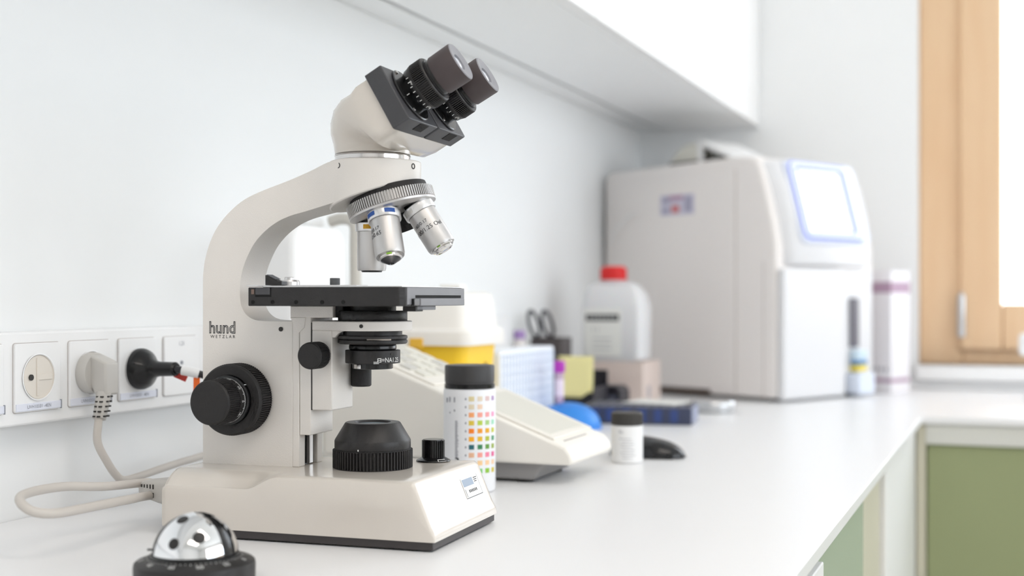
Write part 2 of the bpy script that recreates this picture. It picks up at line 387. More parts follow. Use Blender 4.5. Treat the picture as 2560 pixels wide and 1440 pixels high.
# ------------------------------------------------------------------ socket trunking
TRX = 0.02
t = trunk = thing('socket_trunking', 'white wall trunking with a row of power sockets behind the microscope', 'trunking', (0, 1.0, 0.0825))
obj('channel', MB().box(0.0005, TRX, -2.0, 1.0, 0, 0.079), PVC, t, 0.002)
YS = [0.820, 0.888, 0.9555, 1.0235, 1.092]
for i, y in enumerate(YS):
    yl = y - 1.0
    f_ = obj('socket_insert', MB().prism(rrect(0.0278, 0.029, 0.0025), (1,0,0), (0,1,0), (0,0,1), TRX-0.0002, TRX+0.0024, (0, yl, 0.0402)), PVC, t, 0.0006)
    obj('joint', MB().prism(rrect(0.0284, 0.0296, 0.003), (1,0,0), (0,1,0), (0,0,1), TRX, TRX+0.0004, (0, yl, 0.0402)), SEAM, f_)
    if i < 4:
        c = V((TRX+0.0024, yl, 0.0402))
        rim = MB().lathe([(0.0197,0.0003),(0.0202,0.0012),(0.0193,0.0014),(0.0186,0.0004)], c, (1,0,0), 40, cap=False)
        obj('socket_rim', rim, PVC, f_)
        obj('socket_recess', MB().lathe([(0.0186,0.0009),(0.0183,0.0002),(0.0001,0.0002)], c, (1,0,0), 40, cap=False), SOCK, f_)
        if i in (0, 1):
            obj('socket_cross', MB().box(TRX+0.0024, TRX+0.0036, yl-0.001, yl+0.016, 0.0375, 0.0425).box(TRX+0.0024, TRX+0.0034, yl-0.0025, yl+0.0, 0.024, 0.0565), SOCK, f_, 0.0004)
            for dy in (-0.0095,):
                obj('pin_hole', MB().lathe([(0.0026,0),(0.0026,0.0014)], c + V((0, dy, 0)), (1,0,0), 14), SLOT, f_)
        lb = obj('label_strip', MB().box(TRX+0.0024, TRX+0.0034, yl-0.0272, yl+0.0272, 0.0122, 0.0185), LABELM, f_, 0.0003)
        obj('label_print', text_flat(MB(), 'UVH10331 -4EN', 0.0042, (TRX+0.0034, yl, 0.0153), (0,1,0), (0,0,1)), INKG, lb, smooth=0)
        obj('label_clip', MB().box(TRX+0.0024, TRX+0.0038, yl+0.0268, yl+0.0278, 0.0115, 0.0192), INKG, f_)
    else:
        obj('indicator', MB().lathe([(0.002,0),(0.002,0.0008)], (TRX+0.0024, yl, 0.043), (1,0,0), 12), INKG, f_)
        obj('label_print', text_flat(MB(), '1.21', 0.006, (TRX+0.0025, yl, 0.062), (0,1,0), (0,0,1)), INKG, f_, smooth=0)

# ------------------------------------------------------------------ microscope
MROT = R(2.8); VM = 0.0712
mu = V((math.cos(MROT), math.sin(MROT), 0)); mv = V((-math.sin(MROT), math.cos(MROT), 0))
MO = V((0.39405, 0.88068, 0)) + mv*VM
def M2W(p): return MO + mu*p[0] + mv*p[1] + V((0,0,p[2]))
mic = thing('microscope', 'grey-white binocular microscope with three silver objectives in the foreground', 'microscope', MO, MROT)
X_, Y_, Z_ = V((1,0,0)), V((0,1,0)), V((0,0,1))
# base
def sstep(a, b, x):
    k = min(1, max(0, (x-a)/(b-a))); return k*k*(3-2*k)
rings = []
us = [-0.2330, -0.2325, -0.2305] + [-0.228 + i*(0.228-0.165)/10 for i in range(11)] + [-0.160 + i*(0.032)/12 for i in range(13)] + [-0.12 + i*(0.1035)/8 for i in range(9)]
def base_ring(u, ze, zt, hw, zb=0.0076):
    rr = min(0.0035, max(0.0008, (ze - zb)*0.4)); lip = 0.020
    pr = [(-hw, zb), (-hw, zb + (ze-zb)*0.5), (-hw, ze-rr), (-hw+rr*0.3, ze-rr*0.3), (-hw+rr, ze)]
    for k in range(1, 5):
        q = k/4; pr.append((-hw + rr + lip*q, ze + (zt-ze)*(q*(2-q))))
    pr.append((-0.02, zt))
    return [V((u, a, b)) for a, b in pr] + [V((u, -a, b)) for a, b in reversed(pr)]
for u in us:
    k = sstep(-0.158, -0.129, u); ze = 0.0412 + (0.0517-0.0412)*k
    if u <= -0.2325: rings.append(base_ring(u, ze-0.0025, 0.050, VM-0.0015))
    elif u <= -0.2305: rings.append(base_ring(u, ze-0.0006, 0.0518, VM-0.0004))
    else: rings.append(base_ring(u, ze, 0.0522, VM))
rings.append(base_ring(-0.0152, 0.0510, 0.0513, VM)); rings.append(base_ring(-0.0135, 0.0486, 0.0488, VM))
rings.append(base_ring(-0.0012, 0.0190, 0.0191, VM)); rings.append(base_ring(0.0012, 0.0150, 0.0151, VM-0.0004)); rings.append(base_ring(0.0022, 0.0125, 0.0126, VM-0.0008)); rings.append(base_ring(0.0026, 0.0105, 0.0106, VM-0.0012))
base = obj('base', MB().loft(rings), PAINT, mic, 0, smooth=40)
obj('foot_plate', MB().box(-0.2295, 0.0008, -VM+0.0012, VM-0.0012, 0.0012, 0.0078), FOOT, mic, 0.0008)
for (a, b) in ((-0.215,-0.058),(-0.215,0.058),(-0.018,-0.058),(-0.018,0.058)):
    obj('rubber_foot', MB().lathe([(0.008,0),(0.008,0.0014)], (a, b, 0), segs=20), BLK2, mic)
# type plate on the sloped front
ex = V((0,1,0)); sl = V((-0.0123, 0, 0.0296)).normalized(); n_ = ex.cross(sl)
pc = V((-0.0045, 0.033, 0.0272)) + n_*0.0
def plate_rect(mb, y0, y1, s0, s1, lift): 
    c = V((-0.0135, 0, 0.0487)); p = [c + ex*y + sl*s + n_*lift for y, s in ((y0,s0),(y1,s0),(y1,s1),(y0,s1))]
    return mb.add(p, [(0,1,2,3)])
tp = obj('type_plate', plate_rect(MB(), 0.018, 0.055, -0.0235, -0.0065, 0.0003), WHT, mic, smooth=0)
obj('plate_border', plate_rect(plate_rect(MB(), 0.0178, 0.0552, -0.0237, -0.0232, 0.00036), 0.0547, 0.0552, -0.0237, -0.0063, 0.00036), INK, tp, smooth=0)
obj('plate_panel', plate_rect(MB(), 0.0195, 0.043, -0.0140, -0.0078, 0.0004), mat('plate_blue_grey', (150, 164, 182), 0.5), tp, smooth=0)
c0 = V((-0.0135, 0, 0.0487))
tx = MB()
for k in range(6): plate_rect(tx, .0275+k*.0032, .0295+k*.0032, -.0196, -.0172, .0004)
for k in range(3): plate_rect(tx, .0450, .0530 - k*.001, -.0092-k*.0016, -.0085-k*.0016, .0004)
plate_rect(tx, .0200, .0208, -.0225, -.0160, .0004)
obj('plate_lettering', tx, INK, tp, smooth=0)
# arm / column
HWc = 0.0207
st = [(-.2259,.0518,-.142,.0518,HWc),(-.2259,.155,-.142,.1710,HWc),(-.2259,.163,-.1462,.1710,HWc),(-.2259,.172,-.1700,.1713,HWc),(-.2259,.178,-.1790,.1728,HWc),(-.2259,.185,-.1855,.1770,HWc),
      (-.2259,.192,-.1893,.1834,HWc),(-.2259,.200,-.1906,.1917,HWc),(-.2257,.2084,-.1904,.2015,HWc),(-.2239,.2218,-.1885,.2125,HWc),(-.219,.2367,-.1835,.2245,HWc),(-.2114,.250,-.1768,.2355,HWc),
      (-.200,.262,-.1672,.2450,HWc),(-.1861,.2717,-.1560,.2523,HWc),(-.1683,.2788,-.1440,.2570,HWc),(-.1462,.2857,-.1300,.2603,HWc+.0003),(-.1244,.2929,-.1130,.2642,.0235),(-.1060,.2985,-.0985,.2668,.0300),(-.088,.3008,-.0850,.2700,.0355)]
low, upp = st[:2], st[1:]
O = spline([(a, b, e) for a, b, c, d, e in upp], 4); I = spline([(c, d, 0) for a, b, c, d, e in upp], 4)
rings = [[V((s_[0], -s_[4], s_[1])), V((s_[2], -s_[4], s_[3])), V((s_[2], s_[4], s_[3])), V((s_[0], s_[4], s_[1]))] for s_ in low[:1]]
for o_, i_ in zip(O, I):
    rings.append([V((o_.x, -o_.z, o_.y)), V((i_.x, -o_.z, i_.y)), V((i_.x, o_.z, i_.y)), V((o_.x, o_.z, o_.y))])
arm = obj('arm', MB().loft(rings), PAINT2, mic, 0.0012, 2, smooth=32)
obj('column_gap', MB().box(-.2255,-.1425,-HWc+.0005,HWc-.0005,.0505,.0522), SLOT, mic)
for (a, b) in ((-HWc, -.0105), (.0112, HWc)):
    obj('column_flange', MB().box(-.1421, -.136, a, b, .0522, .1708), PAINT2, mic, 0.0006)
obj('guide_slot', MB().box(-.1421, -.1405, -.0105, .0112, .0522, .170), BLKG, mic)
obj('guide_rail', MB().box(-.1405, -.1372, .000, .0062, .0528, .170), ALU, mic, 0.0004)
obj('grub_screw', MB().lathe([(.0019,0),(.0019,.0006)], (-.1525, -HWc-.0003, .1585+.006), (0,-1,0), 14), SLOT, arm)
# lettering on the column
tx = MB(); text_flat(tx, 'hund', 0.0140, (-.2072, -HWc, .1650), X_, Z_, outline=0.00032, fit=.0246)
obj('lettering', tx, INK, arm, smooth=0)
tx = MB(); text_flat(tx, 'W E T Z L A R', 0.0036, (-.2068, -HWc, .1578), X_, Z_, fit=.0234)
obj('lettering', tx, INK, arm, smooth=0)
# head mount at the end of the arm, cut by the slanted nosepiece plane
HX, HR = -.0775, .0372
tan17 = math.tan(R(17)); vs_t = []; vs_b = []; N = 64
for i in range(N):
    a = 2*math.pi*i/N; x = HX + HR*math.cos(a); y = HR*math.sin(a)
    vs_b.append(V((x, y, .2672 + (x+.092)*tan17))); vs_t.append(V((x, y, .3008)))
obj('head_mount', MB().loft([vs_b, vs_t]), PAINT2, mic, 0.0012, 2, smooth=40)
for a in (-118, -12):
    d = V((math.cos(R(a)), math.sin(R(a)), 0)); obj('head_screw', MB().lathe([(.0024,-.001),(.0024,.0003),(.0016,.0003),(.0014,-.0006)], V((HX,0,.2955)) + d*HR, d, 14), SLOT, mic)
obj('dovetail_ring', MB().lathe([(.0300,.3005),(.0312,.301),(.0312,.3014),(.0306,.3018),(.0306,.3048),(.0312,.3052),(.0300,.3066)], (-.080,0,0), segs=64), STEEL, mic)
# binocular housing
dE = V((math.cos(R(30)), 0, math.sin(R(30)))); dP = V((-math.sin(R(30)), 0, math.cos(R(30))))
PF = V((-.0340, 0, .3470)); PBK = PF - dE*.0155
def sect(c, ax, hy, hp, ex_, n=56):
    out = []
    for i in range(n):
        a = 2*math.pi*i/n; ca, sa = math.cos(a), math.sin(a)
        out.append(V(c) + V((0,1,0))*(math.copysign(abs(ca)**(2/ex_), ca)*hy) + V(ax)*(math.copysign(abs(sa)**(2/ex_), sa)*hp))
    return out
def tilt(d): return V((-math.cos(R(d)), 0, math.sin(R(d)))) # in-plane axis: d=0 horizontal ring, d=60 perpendicular to the eyepieces
obj('housing_neck', MB().lathe([(.0295,.3064),(.0308,.3068),(.0308,.3190),(.0295,.3200)], (-.080,0,0), segs=64), PAINT, mic)
rings = [sect((-.0825,0,.3068), tilt(0), .0300, .0280, 2.0), sect((-.0822,0,.3130), tilt(4), .0318, .0292, 2.05), sect((-.0815,0,.3172), tilt(10), .0360, .0312, 2.2),
         sect((-.0805,0,.3210), tilt(20), .0415, .0325, 2.15), sect((-.0780,0,.3250), tilt(34), .0490, .0318, 2.3), sect((-.0725,0,.3288), tilt(48), .0550, .0285, 2.9),
         sect(PBK - dE*.020, dP, .0575, .0252, 5.5), sect(PBK - dE*.012, dP, .0582, .0243, 12), sect(PBK, dP, .0582, .0238, 14)]
obj('binocular_housing', MB().loft(rings), PAINT, mic, 0, smooth=50)
# eyepiece plates and eyepieces
for k, s in enumerate((-1, 1)):
    yc = s*.0312
    poly = [(-.0297,-.0235),(-.0277,-.0242),(.0277,-.0242),(.0297,-.0235),(.0297,.0242),(-.0297,.0242)]
    pl = obj('eyepiece_plate', MB().prism(poly, dE, (0,1,0), dP, -.0155, 0, PF + V((0,yc,0))), GREYB, mic, 0.0008)
    gr = MB()
    for q in range(14): gr.obox(PF + V((0, yc - .004 + q*.0012, 0)) - dP*.0243 - dE*.0055, Y_, dE, dP, .00035, .0042, .0004)
    obj('finger_grip', gr, BLK2, pl, label='ribbed finger grip')
    e = bpy.data.objects.new('eyepiece', None); COL.objects.link(e); e.parent = mic; e.location = PF + V((0,yc,0)) + dE*.0002 + dP*.0010
    def ep(nm, mb, mt, **kw): return obj(nm, mb, mt, e, **kw)
    ep('flange', MB().lathe([(.0228,0),(.0228,.0012),(.0220,.0018),(.0185,.0018)], a=dE, segs=56), BLKG)
    for q in range(3):
        a = R(60 + 120*q); ee = dE.orthogonal().normalized(); e2 = dE.cross(ee)
        ep('flange_screw', MB().lathe([(.0015,0),(.0015,.001)], (ee*math.cos(a)+e2*math.sin(a))*.0205 + dE*.0018, dE, 10), STEEL)
    ep('diopter_sleeve', MB().lathe([(.0160,.001),(.0158,.004),(.0168,.0062),(.0178,.0075),(.0185,.0112)], a=dE, segs=56), BLKG)
    mk = MB(); e1 = V((0,-1,0)); 
    for q in range(-3, 6): mk.cylpatch((0,0,0), dE, e1, .0184, R(q*13-.8+18), R(q*13+.8+18), .0089, .0109, .0002, 1)
    mk.cylpatch((0,0,0), dE, e1, .0162, R(13), R(15), .0030, .0062, .0002, 1)
    text_cyl(mk, '60', .0034, (0,0,0), dE, e1, .0186, R(-4), .0118, .0003); text_cyl(mk, '70', .0034, (0,0,0), dE, e1, .0186, R(74), .0112, .0003)
    ep('scale_marks', mk, WHITEINK, smooth=0)
    ep('focus_ring', MB().lathe([(.0185,.0110),(.0190,.0122),(.0190,.0140)], a=dE, segs=56).gear(.0182,.0194,72,.0136,.0232,a=dE).lathe([(.0190,.0230),(.0190,.0242),(.0182,.0250),(.0160,.0250)], a=dE, segs=56), BLK, smooth=25)
    ep('neck', MB().lathe([(.0165,.0248),(.0165,.0262),(.0150,.0264),(.0145,.0292)], a=dE, segs=48), BLKG)
    cup = ep('eyecup', MB().lathe([(.0140,.0285),(.0156,.0288),(.0160,.0296),(.0163,.0480),(.0158,.0492)], a=dE, segs=56, cap=False), RUBBER)
    obj('eyecup_end', MB().lathe([(.0158,.0492),(.0150,.0498),(.0068,.0480),(.0062,.0470)], a=dE, segs=56, cap=False), EYEEND, cup) if False else ep('eyecup_end', MB().lathe([(.0159,.0491),(.0152,.0498),(.0070,.0483),(.0064,.0465)], a=dE, segs=56, cap=False), EYEEND)
    ep('eye_lens', MB().lathe([(.0066,.0466),(.0050,.0474),(.0028,.0479),(.0001,.0481)], a=dE, segs=40, cap=False), mat('eye_lens', (196, 200, 212), 0.08, coat=0.8, var=0.0))
# nosepiece
DN = V((math.sin(R(17)), 0, -math.cos(R(17)))); NB = V((-.0615, 0, .2592))
obj('nosepiece_collar', MB().lathe([(.0318,-.0180),(.0326,-.0130)], NB, DN, 64), BLK2, mic)
nz = obj('nosepiece', MB().gear(.0344,.0362,104,-.0126,-.0040,NB,DN).lathe([(.0330,-.0130),(.0354,-.0124)],NB,DN,64,cap=True).lathe([(.0356,-.0042),(.0362,-.0034),(.0360,-.0018),(.0320,0.0),(.0001,.0004)],NB,DN,64,cap=False), ALU, mic, smooth=25)
e_b = V((-math.cos(R(17)), 0, -math.sin(R(17)))); RHO = .0203
def objective(e, L, r, bandm, tip, txt, name_lbl, bands, ph):
    d = (DN*math.cos(R(17)) + e*math.sin(R(17))).normalized(); o = NB + e*RHO
    g = bpy.data.objects.new('objective', None); COL.objects.link(g); g.parent = mic; g.location = o; g['label'] = name_lbl
    e1 = (-Y_ - d*(-Y_).dot(d)).normalized(); a = -d
    obj('mount', MB().lathe([(.0105,-.003),(.0105,.0022)], a=d, segs=40), BLKG, g)
    obj('band_ring', MB().lathe([(.0126,.0018),(.0134,.0024),(.0134,.0086),(.0130,.0092),(.0118,.0092)], a=d, segs=48), ALUB, g)
    m_ = MB()
    for (p0, p1) in bands: m_.cylpatch((0,0,0), a, e1, .0134, R(p0), R(p1), -.0074, -.0038, .0002, 6)
    if bands: obj('colour_band', m_, bandm, g, smooth=0)
    obj('barrel', MB().lathe([(.0110,.0088),(.0118,.0094),(.0118,L-.002),(.0112,L),(.0085,L)], a=d, segs=48), ALU, g)
    m_ = MB()
    for (s, sz, p0, t0) in txt: text_cyl(m_, s, sz, (0,0,0), a, e1, .0118, R(p0), -t0)
    if txt: obj('engraving', m_, INK, g, smooth=0)
    if tip == 'cone':
        obj('tip_ring', MB().lathe([(.0092,L-.001),(.0092,L+.002),(.0082,L+.0028)], a=d, segs=40), STEEL, g)
        m_ = MB(); m_.cylpatch((0,0,0), a, e1, .0093, R(8), R(34), -L-.0018, -L-.0004, .0002, 3); obj('colour_dot', m_, GREEN, g, smooth=0)
        obj('tip', MB().lathe([(.0082,L+.0026),(.0030,L+.0062),(.0022,L+.0064),(.0020,L+.0058),(.0001,L+.0056)], a=d, segs=40, cap=False), mat('dark_steel', (92, 92, 94), 0.16, metal=1.0), g)
    elif tip == 'flat':
        obj('tip_ring', MB().lathe([(.0096,L-.001),(.0094,L+.0014),(.0078,L+.0018),(.0076,L+.0032),(.0066,L+.0036),(.0058,L+.0030),(.0001,L+.0034)], a=d, segs=40, cap=False), STEEL, g)
        m_ = MB(); m_.cylpatch((0,0,0), a, e1, .0095, R(-6), R(12), -L-.0010, -L-.0001, .0002, 3); obj('colour_dot', m_, GREEN, g, smooth=0)
    else:
        obj('tip', MB().lathe([(.0095,L-.001),(.0080,L+.0012),(.0001,L+.0014)], a=d, segs=40, cap=False), BLKG, g)
objective(e_b, .0410, .0118, YEL, 'plain', [], 'silver objective with a yellow band', [(-6, 60), (170, 240)], 0)
objective(-Y_, .0400, .0118, BLUE, 'cone', [('160/0.17', .0042, -38, .0185), ('40/0.65', .0050, -32, .0232)], 'silver objective with a blue band', [(-48, -8), (28, 66)], 0)
objective(-e_b, .0410, .0118, WHT, 'flat', [('160/0.17', .0040, -12, .0185), ('A 100/1.25 Oel', .0050, -2, .0245)], 'silver objective with a white band', [(-46, -4)], 0)
g = bpy.data.objects.new('port_plug', None)
bpy.data.objects.remove(g)
d4 = (DN*math.cos(R(17)) + Y_*math.sin(R(17))).normalized()
obj('port_cap', MB().lathe([(.0105,-.003),(.0115,.002),(.0115,.0120),(.0108,.0130)], NB + Y_*RHO, d4, 40), BLK2, mic)
# stage
SA = VM - .005
SU0, SU1, SZ0, SZ1 = -.157, -.0245, .1837, .1983
stg = obj('stage', MB().prism([(SU0,-SA),(SU1-.004,-SA),(SU1,-SA+.004),(SU1,SA-.006),(SU1-.006,SA),(SU0,SA)], Z_, X_, Y_, SZ0, SZ1), BLK, mic, 0.0007)
obj('stage_top', MB().box(SU0+.012, SU1-.002, -SA+.002, SA-.004, SZ1, SZ1+.0010), ALUB, stg, 0.0003)
obj('front_rail', MB().box(SU1-.002, SU1+.0006, -SA+.006, SA-.003, SZ0+.0012, SZ1-.0002), STAGEF, stg, 0.0004)
obj('front_slot', MB().box(SU1+.0004, SU1+.0009, -SA+.022, SA-.012, .1900, .1922), HOLE, stg)
obj('front_slider', MB().box(SU1-.001, SU1+.0035, -SA+.026, SA-.010, .1838, .1896), STAGEF, stg, 0.0006)
obj('slider_end', MB().box(SU1-.001, SU1+.003, -SA+.014, -SA+.0255, .1840, .1896), BLKG, stg, 0.0006)
for x in (-.1525, -.134, -.1135, -.091, -.072, -.053)[0:1] + (-.1352, -.1148, -.0925, -.0745)[0:4]:
    obj('stage_screw', MB().lathe([(.0016,0),(.0016,.0003)], (x+.0, -SA-.00005, .1868), (0,-1,0), 12), HOLE, stg)
obj('side_slot', MB().box(-.1505, -.1365, -SA-.0002, -SA+.001, .1908, .1983), HOLE, stg)
obj('side_slider', MB().box(-.1500, -.1375, -SA-.0010, -SA+.001, .1925, .1980), GREYB, stg, 0.0004)
obj('side_clip', MB().box(-.1540, -.1515, -SA-.0004, -SA+.001, .1930, .1968), mat('brass_dull', (120, 100, 90), 0.5), stg)
for (a, b, c_, d) in ((-.020, -.005, .1795, .1838), (-.017, .022, .1805, .1838)):
    obj('under_clip', MB().box(SU1-.012, SU1-.001, a-.02, b-.02, c_, d), BLK2 if b < 0 else STAGEF, stg, 0.0005)
# slide holder on the stage
sh = obj('slide_holder', MB().prism([(-.170,-.045),(-.165,-.055),(-.070,-.052),(-.066,-.040),(-.110,.03),(-.168,.04)], Z_, X_, Y_, SZ1+.0010, SZ1+.0019), ALUB, mic, 0.0002)
wd = MB().prism([(-.1530,0),(-.1385,0),(-.1385,.0030),(-.1420,.0030),(-.1530,.0082)], Y_, X_, Z_, -.0600, -.0510, (0.0077,0,SZ1+.0018))
obj('finger_lever', wd, BLK, sh, 0.0003)
rb = MB()
for q in range(7): rb.box(-.1438+q*.0011, -.1432+q*.0011, -.0601, -.0509, SZ1+.0096-q*.00052, SZ1+.0102-q*.00052)
obj('lever_ribs', rb, GREYB, sh)
obj('pivot_disc', MB().lathe([(.0085,0),(.0085,.003),(.0075,.0044),(.004,.0046),(.004,.0064),(.0035,.0068)], (-.1400,-.030,SZ1+.0018), segs=36), ALUB, sh)
obj('clamp_knob', MB().lathe([(.0038,.0010),(.0042,.0022),(.0042,.0068),(.0039,.0072)], (-.116,.004,SZ1+.0010), segs=24), mat('knob_grey', (120, 122, 124), 0.5), mic)
# stage carrier, bracket, condenser carrier
car = obj('stage_carrier', MB().box(-.1357, -.1255, -HWc, .0193, .0785, .1765), PAINT2, mic, 0.0007)
obj('bracket', MB().box(-.1440, -.1055, -HWc-.0005, HWc, .1740, .1836), PAINT2, mic, 0.0008)
obj('bracket_gusset', MB().prism([(-.1440,.1742),(-.1300,.1742),(-.1310,.1660),(-.1360,.1618),(-.1368,.1618)], Y_, X_, Z_, -HWc-.0008, HWc), PAINT2, mic, 0.0006)
obj('bracket_block', MB().box(-.1056, -.0985, -HWc+.004, HWc, .1745, .1836), BLK2, mic, 0.0006)
obj('carrier_seam', MB().box(-.1255, -.1249, -HWc+.0004, .0185, .099, .1700), SLOT, mic)
blk = obj('condenser_carrier', MB().box(-.1249, -.1068, -.0202, .0190, .0990, .1640), PAINT2, mic, 0.0009)
# condenser holder: rounded fork arm
CXu = -.080; poly = [(-.1249,-.0202)]
a0 = math.acos(0.0); 
for i in range(41):
    a = R(-128 + 256*i/40); poly.append((CXu + .0322*math.cos(a), .0322*math.sin(a)))
poly.append((-.1249, .0202))
fk = obj('condenser_arm', MB().prism(poly, Z_, X_, Y_, .1636, .1714), PAINT2, mic, 0.0008)
obj('arm_gusset', MB().prism([(-.1069,.1637),(-.0960,.1637),(-.1015,.1612),(-.1045,.1580),(-.1069,.1580)], Y_, X_, Z_, -.0200, -.0150), PAINT2, mic, 0.0004)
obj('arm_screw', MB().lathe([(.0022,-.001),(.0022,.0003)], (-.1135,-.0215,.1672), (0,-1,0), 16), mat('screw_grey', (176, 172, 168), 0.5), fk)
d = V((math.cos(R(-82)), math.sin(R(-82)), 0)); obj('arm_screw', MB().lathe([(.0016,-.001),(.0016,.0004)], V((CXu,0,.1676)) + d*.0320, d, 12), SLOT, fk)
C0 = (CXu, 0, 0)
cd = bpy.data.objects.new('condenser', None); COL.objects.link(cd); cd.parent = mic; cd.location = (CXu, 0, .13)
def cl(nm, prof, mt, **k): return obj(nm, MB().lathe([(r, z-.13) for r, z in prof], segs=64), mt, cd, **k)
cl('top_ring', [(.0190,.1840),(.0190,.1796),(.0278,.1796),(.0282,.1790),(.0282,.1716),(.0278,.1710),(.01,.1710)], BLK)
cl('lower_ring', [(.01,.1640),(.0240,.1640),(.0240,.1596),(.02,.1596)], BLK)
cl('iris_ring', [(.018,.1598),(.0272,.1598),(.0283,.1592),(.0283,.1572),(.0274,.1566),(.0276,.1562),(.0283,.1558),(.0283,.1540),(.0272,.1528),(.018,.1526)], BLK)
obj('iris_lever', MB().lathe([(.0284,.0262),(.0290,.0268),(.0284,.0274)], segs=16, cap=False, e1=(1,0,0), arc=(R(-75), R(-35))), STEEL, cd)
cl('neck_ring', [(.012,.1528),(.0190,.1522),(.0194,.1512),(.0194,.1488),(.0186,.1480),(.012,.1476)], BLKG)
cl('aperture_ring', [(.012,.1478),(.0220,.1478),(.0224,.1474),(.0224,.1376),(.0220,.1371),(.012,.1371)], BLK)
cl('filter_ring', [(.010,.1372),(.0164,.1372),(.0164,.1328),(.0158,.1324),(.008,.1324)], BLKG)
obj('filter_catch', MB().cylpatch((0,0,0), Z_, X_, .0166, R(-128), R(-100), .0030, .0062, .0004, 4), STEEL, cd)
tx = MB(); text_cyl(tx, '=NA1.25', .0054, (0,0,0), Z_, X_, .0224, R(-24), .0100, fit=.0178)
for (a, b, z0, z1) in ((-64,-55,.0084,.0089),(-64,-53,.0073,.0078),(-56,-54.6,.0084,.0114),(-56,-48,.0112,.0117),(-49.5,-48,.0084,.0115),(-56,-48,.0097,.0101),(-55,-48,.0084,.0088)):
    tx.cylpatch((0,0,0), Z_, X_, .0224, R(a), R(b), z0, z1, .0002, 3)
obj('lettering', tx, WHITEINK, cd, smooth=0)
d = V((math.cos(R(-23)), math.sin(R(-23)), 0)); obj('set_screw', MB().lathe([(.0011,0),(.0011,.0003)], d*.0224 + Z_*.0148, d, 12), SLOT, cd)
# condenser focus knobs (one each side)
for s in (-1, 1):
    a = V((0, s, 0)); o = V((-.1160, s*.0200, .1440))
    k = obj('condenser_knob', MB().lathe([(.006,0),(.006,.006)], o, a, 24).gear(.0101,.0109,54,.0055,.0200,o,a).lathe([(.0106,.0198),(.0106,.0212),(.0098,.0222),(.0001,.0224)], o, a, 48), BLK2, mic, smooth=25)
obj('carrier_stop', MB().lathe([(.0075,0),(.0085,.001),(.0085,.0190),(.0075,.0200)], (-.1105+.012, .0175, .1165), Z_, 32), BLK2, mic)
# coarse and fine focus (both sides)
for s in (-1, 1):
    a = V((0, s, 0)); o = V((-.1885, s*HWc, .1072))
    k = obj('coarse_knob', MB().lathe([(.0270,.0015),(.0285,.0020),(.0290,.0030)], o, a, 64).gear(.0281,.0293,96,.0028,.0180,o,a).lathe([(.0290,.0178),(.0290,.0196),(.0275,.0212),(.0205,.0214),(.0200,.0206)], o, a, 64), BLK2, mic, smooth=25)
    obj('graduated_ring', MB().lathe([(.0195,.0200),(.0202,.0210),(.0202,.0246),(.0190,.0252),(.0172,.0252)], o, a, 64), BLKG, k)
    mk = MB(); e1 = V((1,0,0))
    for q in range(100): mk.cylpatch(o, a, e1, .0176, 2*math.pi*q/100-.012, 2*math.pi*q/100+.012, .0262, .0278 if q % 5 else .0290, .0007, 1)
    for q in range(10): text_cyl(mk, str(q*2*10), .0034, o, a, e1, .0182, 2*math.pi*q/10, .0305)
    mk.cylpatch(o, a, e1, .0202, R(38), R(40), .0212, .0246, .0003, 1)
    obj('scale_marks', mk, WHITEINK, k, smooth=0)
    obj('fine_knob', MB().lathe([(.0178,.0250),(.0178,.0330)], o, a, 64).gear(.0171,.0181,72,.0328,.0490,o,a).lathe([(.0178,.0488),(.0178,.0500),(.0168,.0512),(.0150,.0514),(.0001,.0516)], o, a, 64), BLK2, mic, smooth=25)
# field lens on the base
ZB = .0520; LO = (CXu, 0, 0)
fl = obj('field_lens_ring', MB().gear(.0308,.0325,72,ZB+.0006,ZB+.0150,LO,Z_,0.55).lathe([(.0300,ZB),(.0316,ZB),(.0316,ZB+.001)],LO,segs=64).lathe([(.0312,ZB+.0148),(.0312,ZB+.0158),(.029,ZB+.0158)],LO,segs=64), BLK2, mic, smooth=25)
obj('field_lens_hood', MB().lathe([(.0290,ZB+.0150),(.0307,ZB+.0156),(.0310,ZB+.0165),(.0310,ZB+.0222),(.0304,ZB+.0236),(.0226,ZB+.0364),(.0218,ZB+.0370),(.0150,ZB+.0372),(.0146,ZB+.0366),(.0142,ZB+.0352)], LO, segs=72, cap=False), BLK, mic, smooth=30)
obj('field_lens', MB().lathe([(.0146,ZB+.0354),(.0001,ZB+.0356)], LO, segs=48, cap=False), SAND, mic)
obj('index_mark', MB().cylpatch(LO, Z_, X_, .0310, R(-88), R(-86.4), ZB+.0162, ZB+.0176, .0003, 1), WHITEINK, mic)
# lamp brightness knob
LK = V((-.0475, .0515, .0521))
bk = obj('dimmer_knob', MB().gear(.0088,.0097,30,.0034,.0178,LK,Z_,0.6).lathe([(.0090,.0176),(.0088,.0186),(.0001,.0188)],LK,segs=36), BLKG, mic, smooth=25)
obj('dimmer_skirt', MB().lathe([(.0138,0),(.0146,.0006),(.0142,.0014),(.0100,.0036),(.009,.0036)], LK, segs=48), BLKG, mic)
mk = MB()
for (a, b, z0, z1) in ((-52, -20, .0008, .0011), (-52, -20, .0022, .0025), (-52, -50, .0008, .0025)):
    for q in range(6):
        p0, p1 = R(a + (b-a)*q/6), R(a + (b-a)*(q+1)/6)
        f = lambda z: .0142 - (z-.0014)*(.0042/.0022) if z > .0014 else .0145
        mk.add([LK + V((math.cos(p)*(f(z)+.0003), math.sin(p)*(f(z)+.0003), z+.0002)) for p, z in ((p0,z0),(p1,z0),(p1,z1),(p0,z1))], [(0,1,2,3)])
obj('dimmer_pointer', mk, WHITEINK, mic, smooth=0)

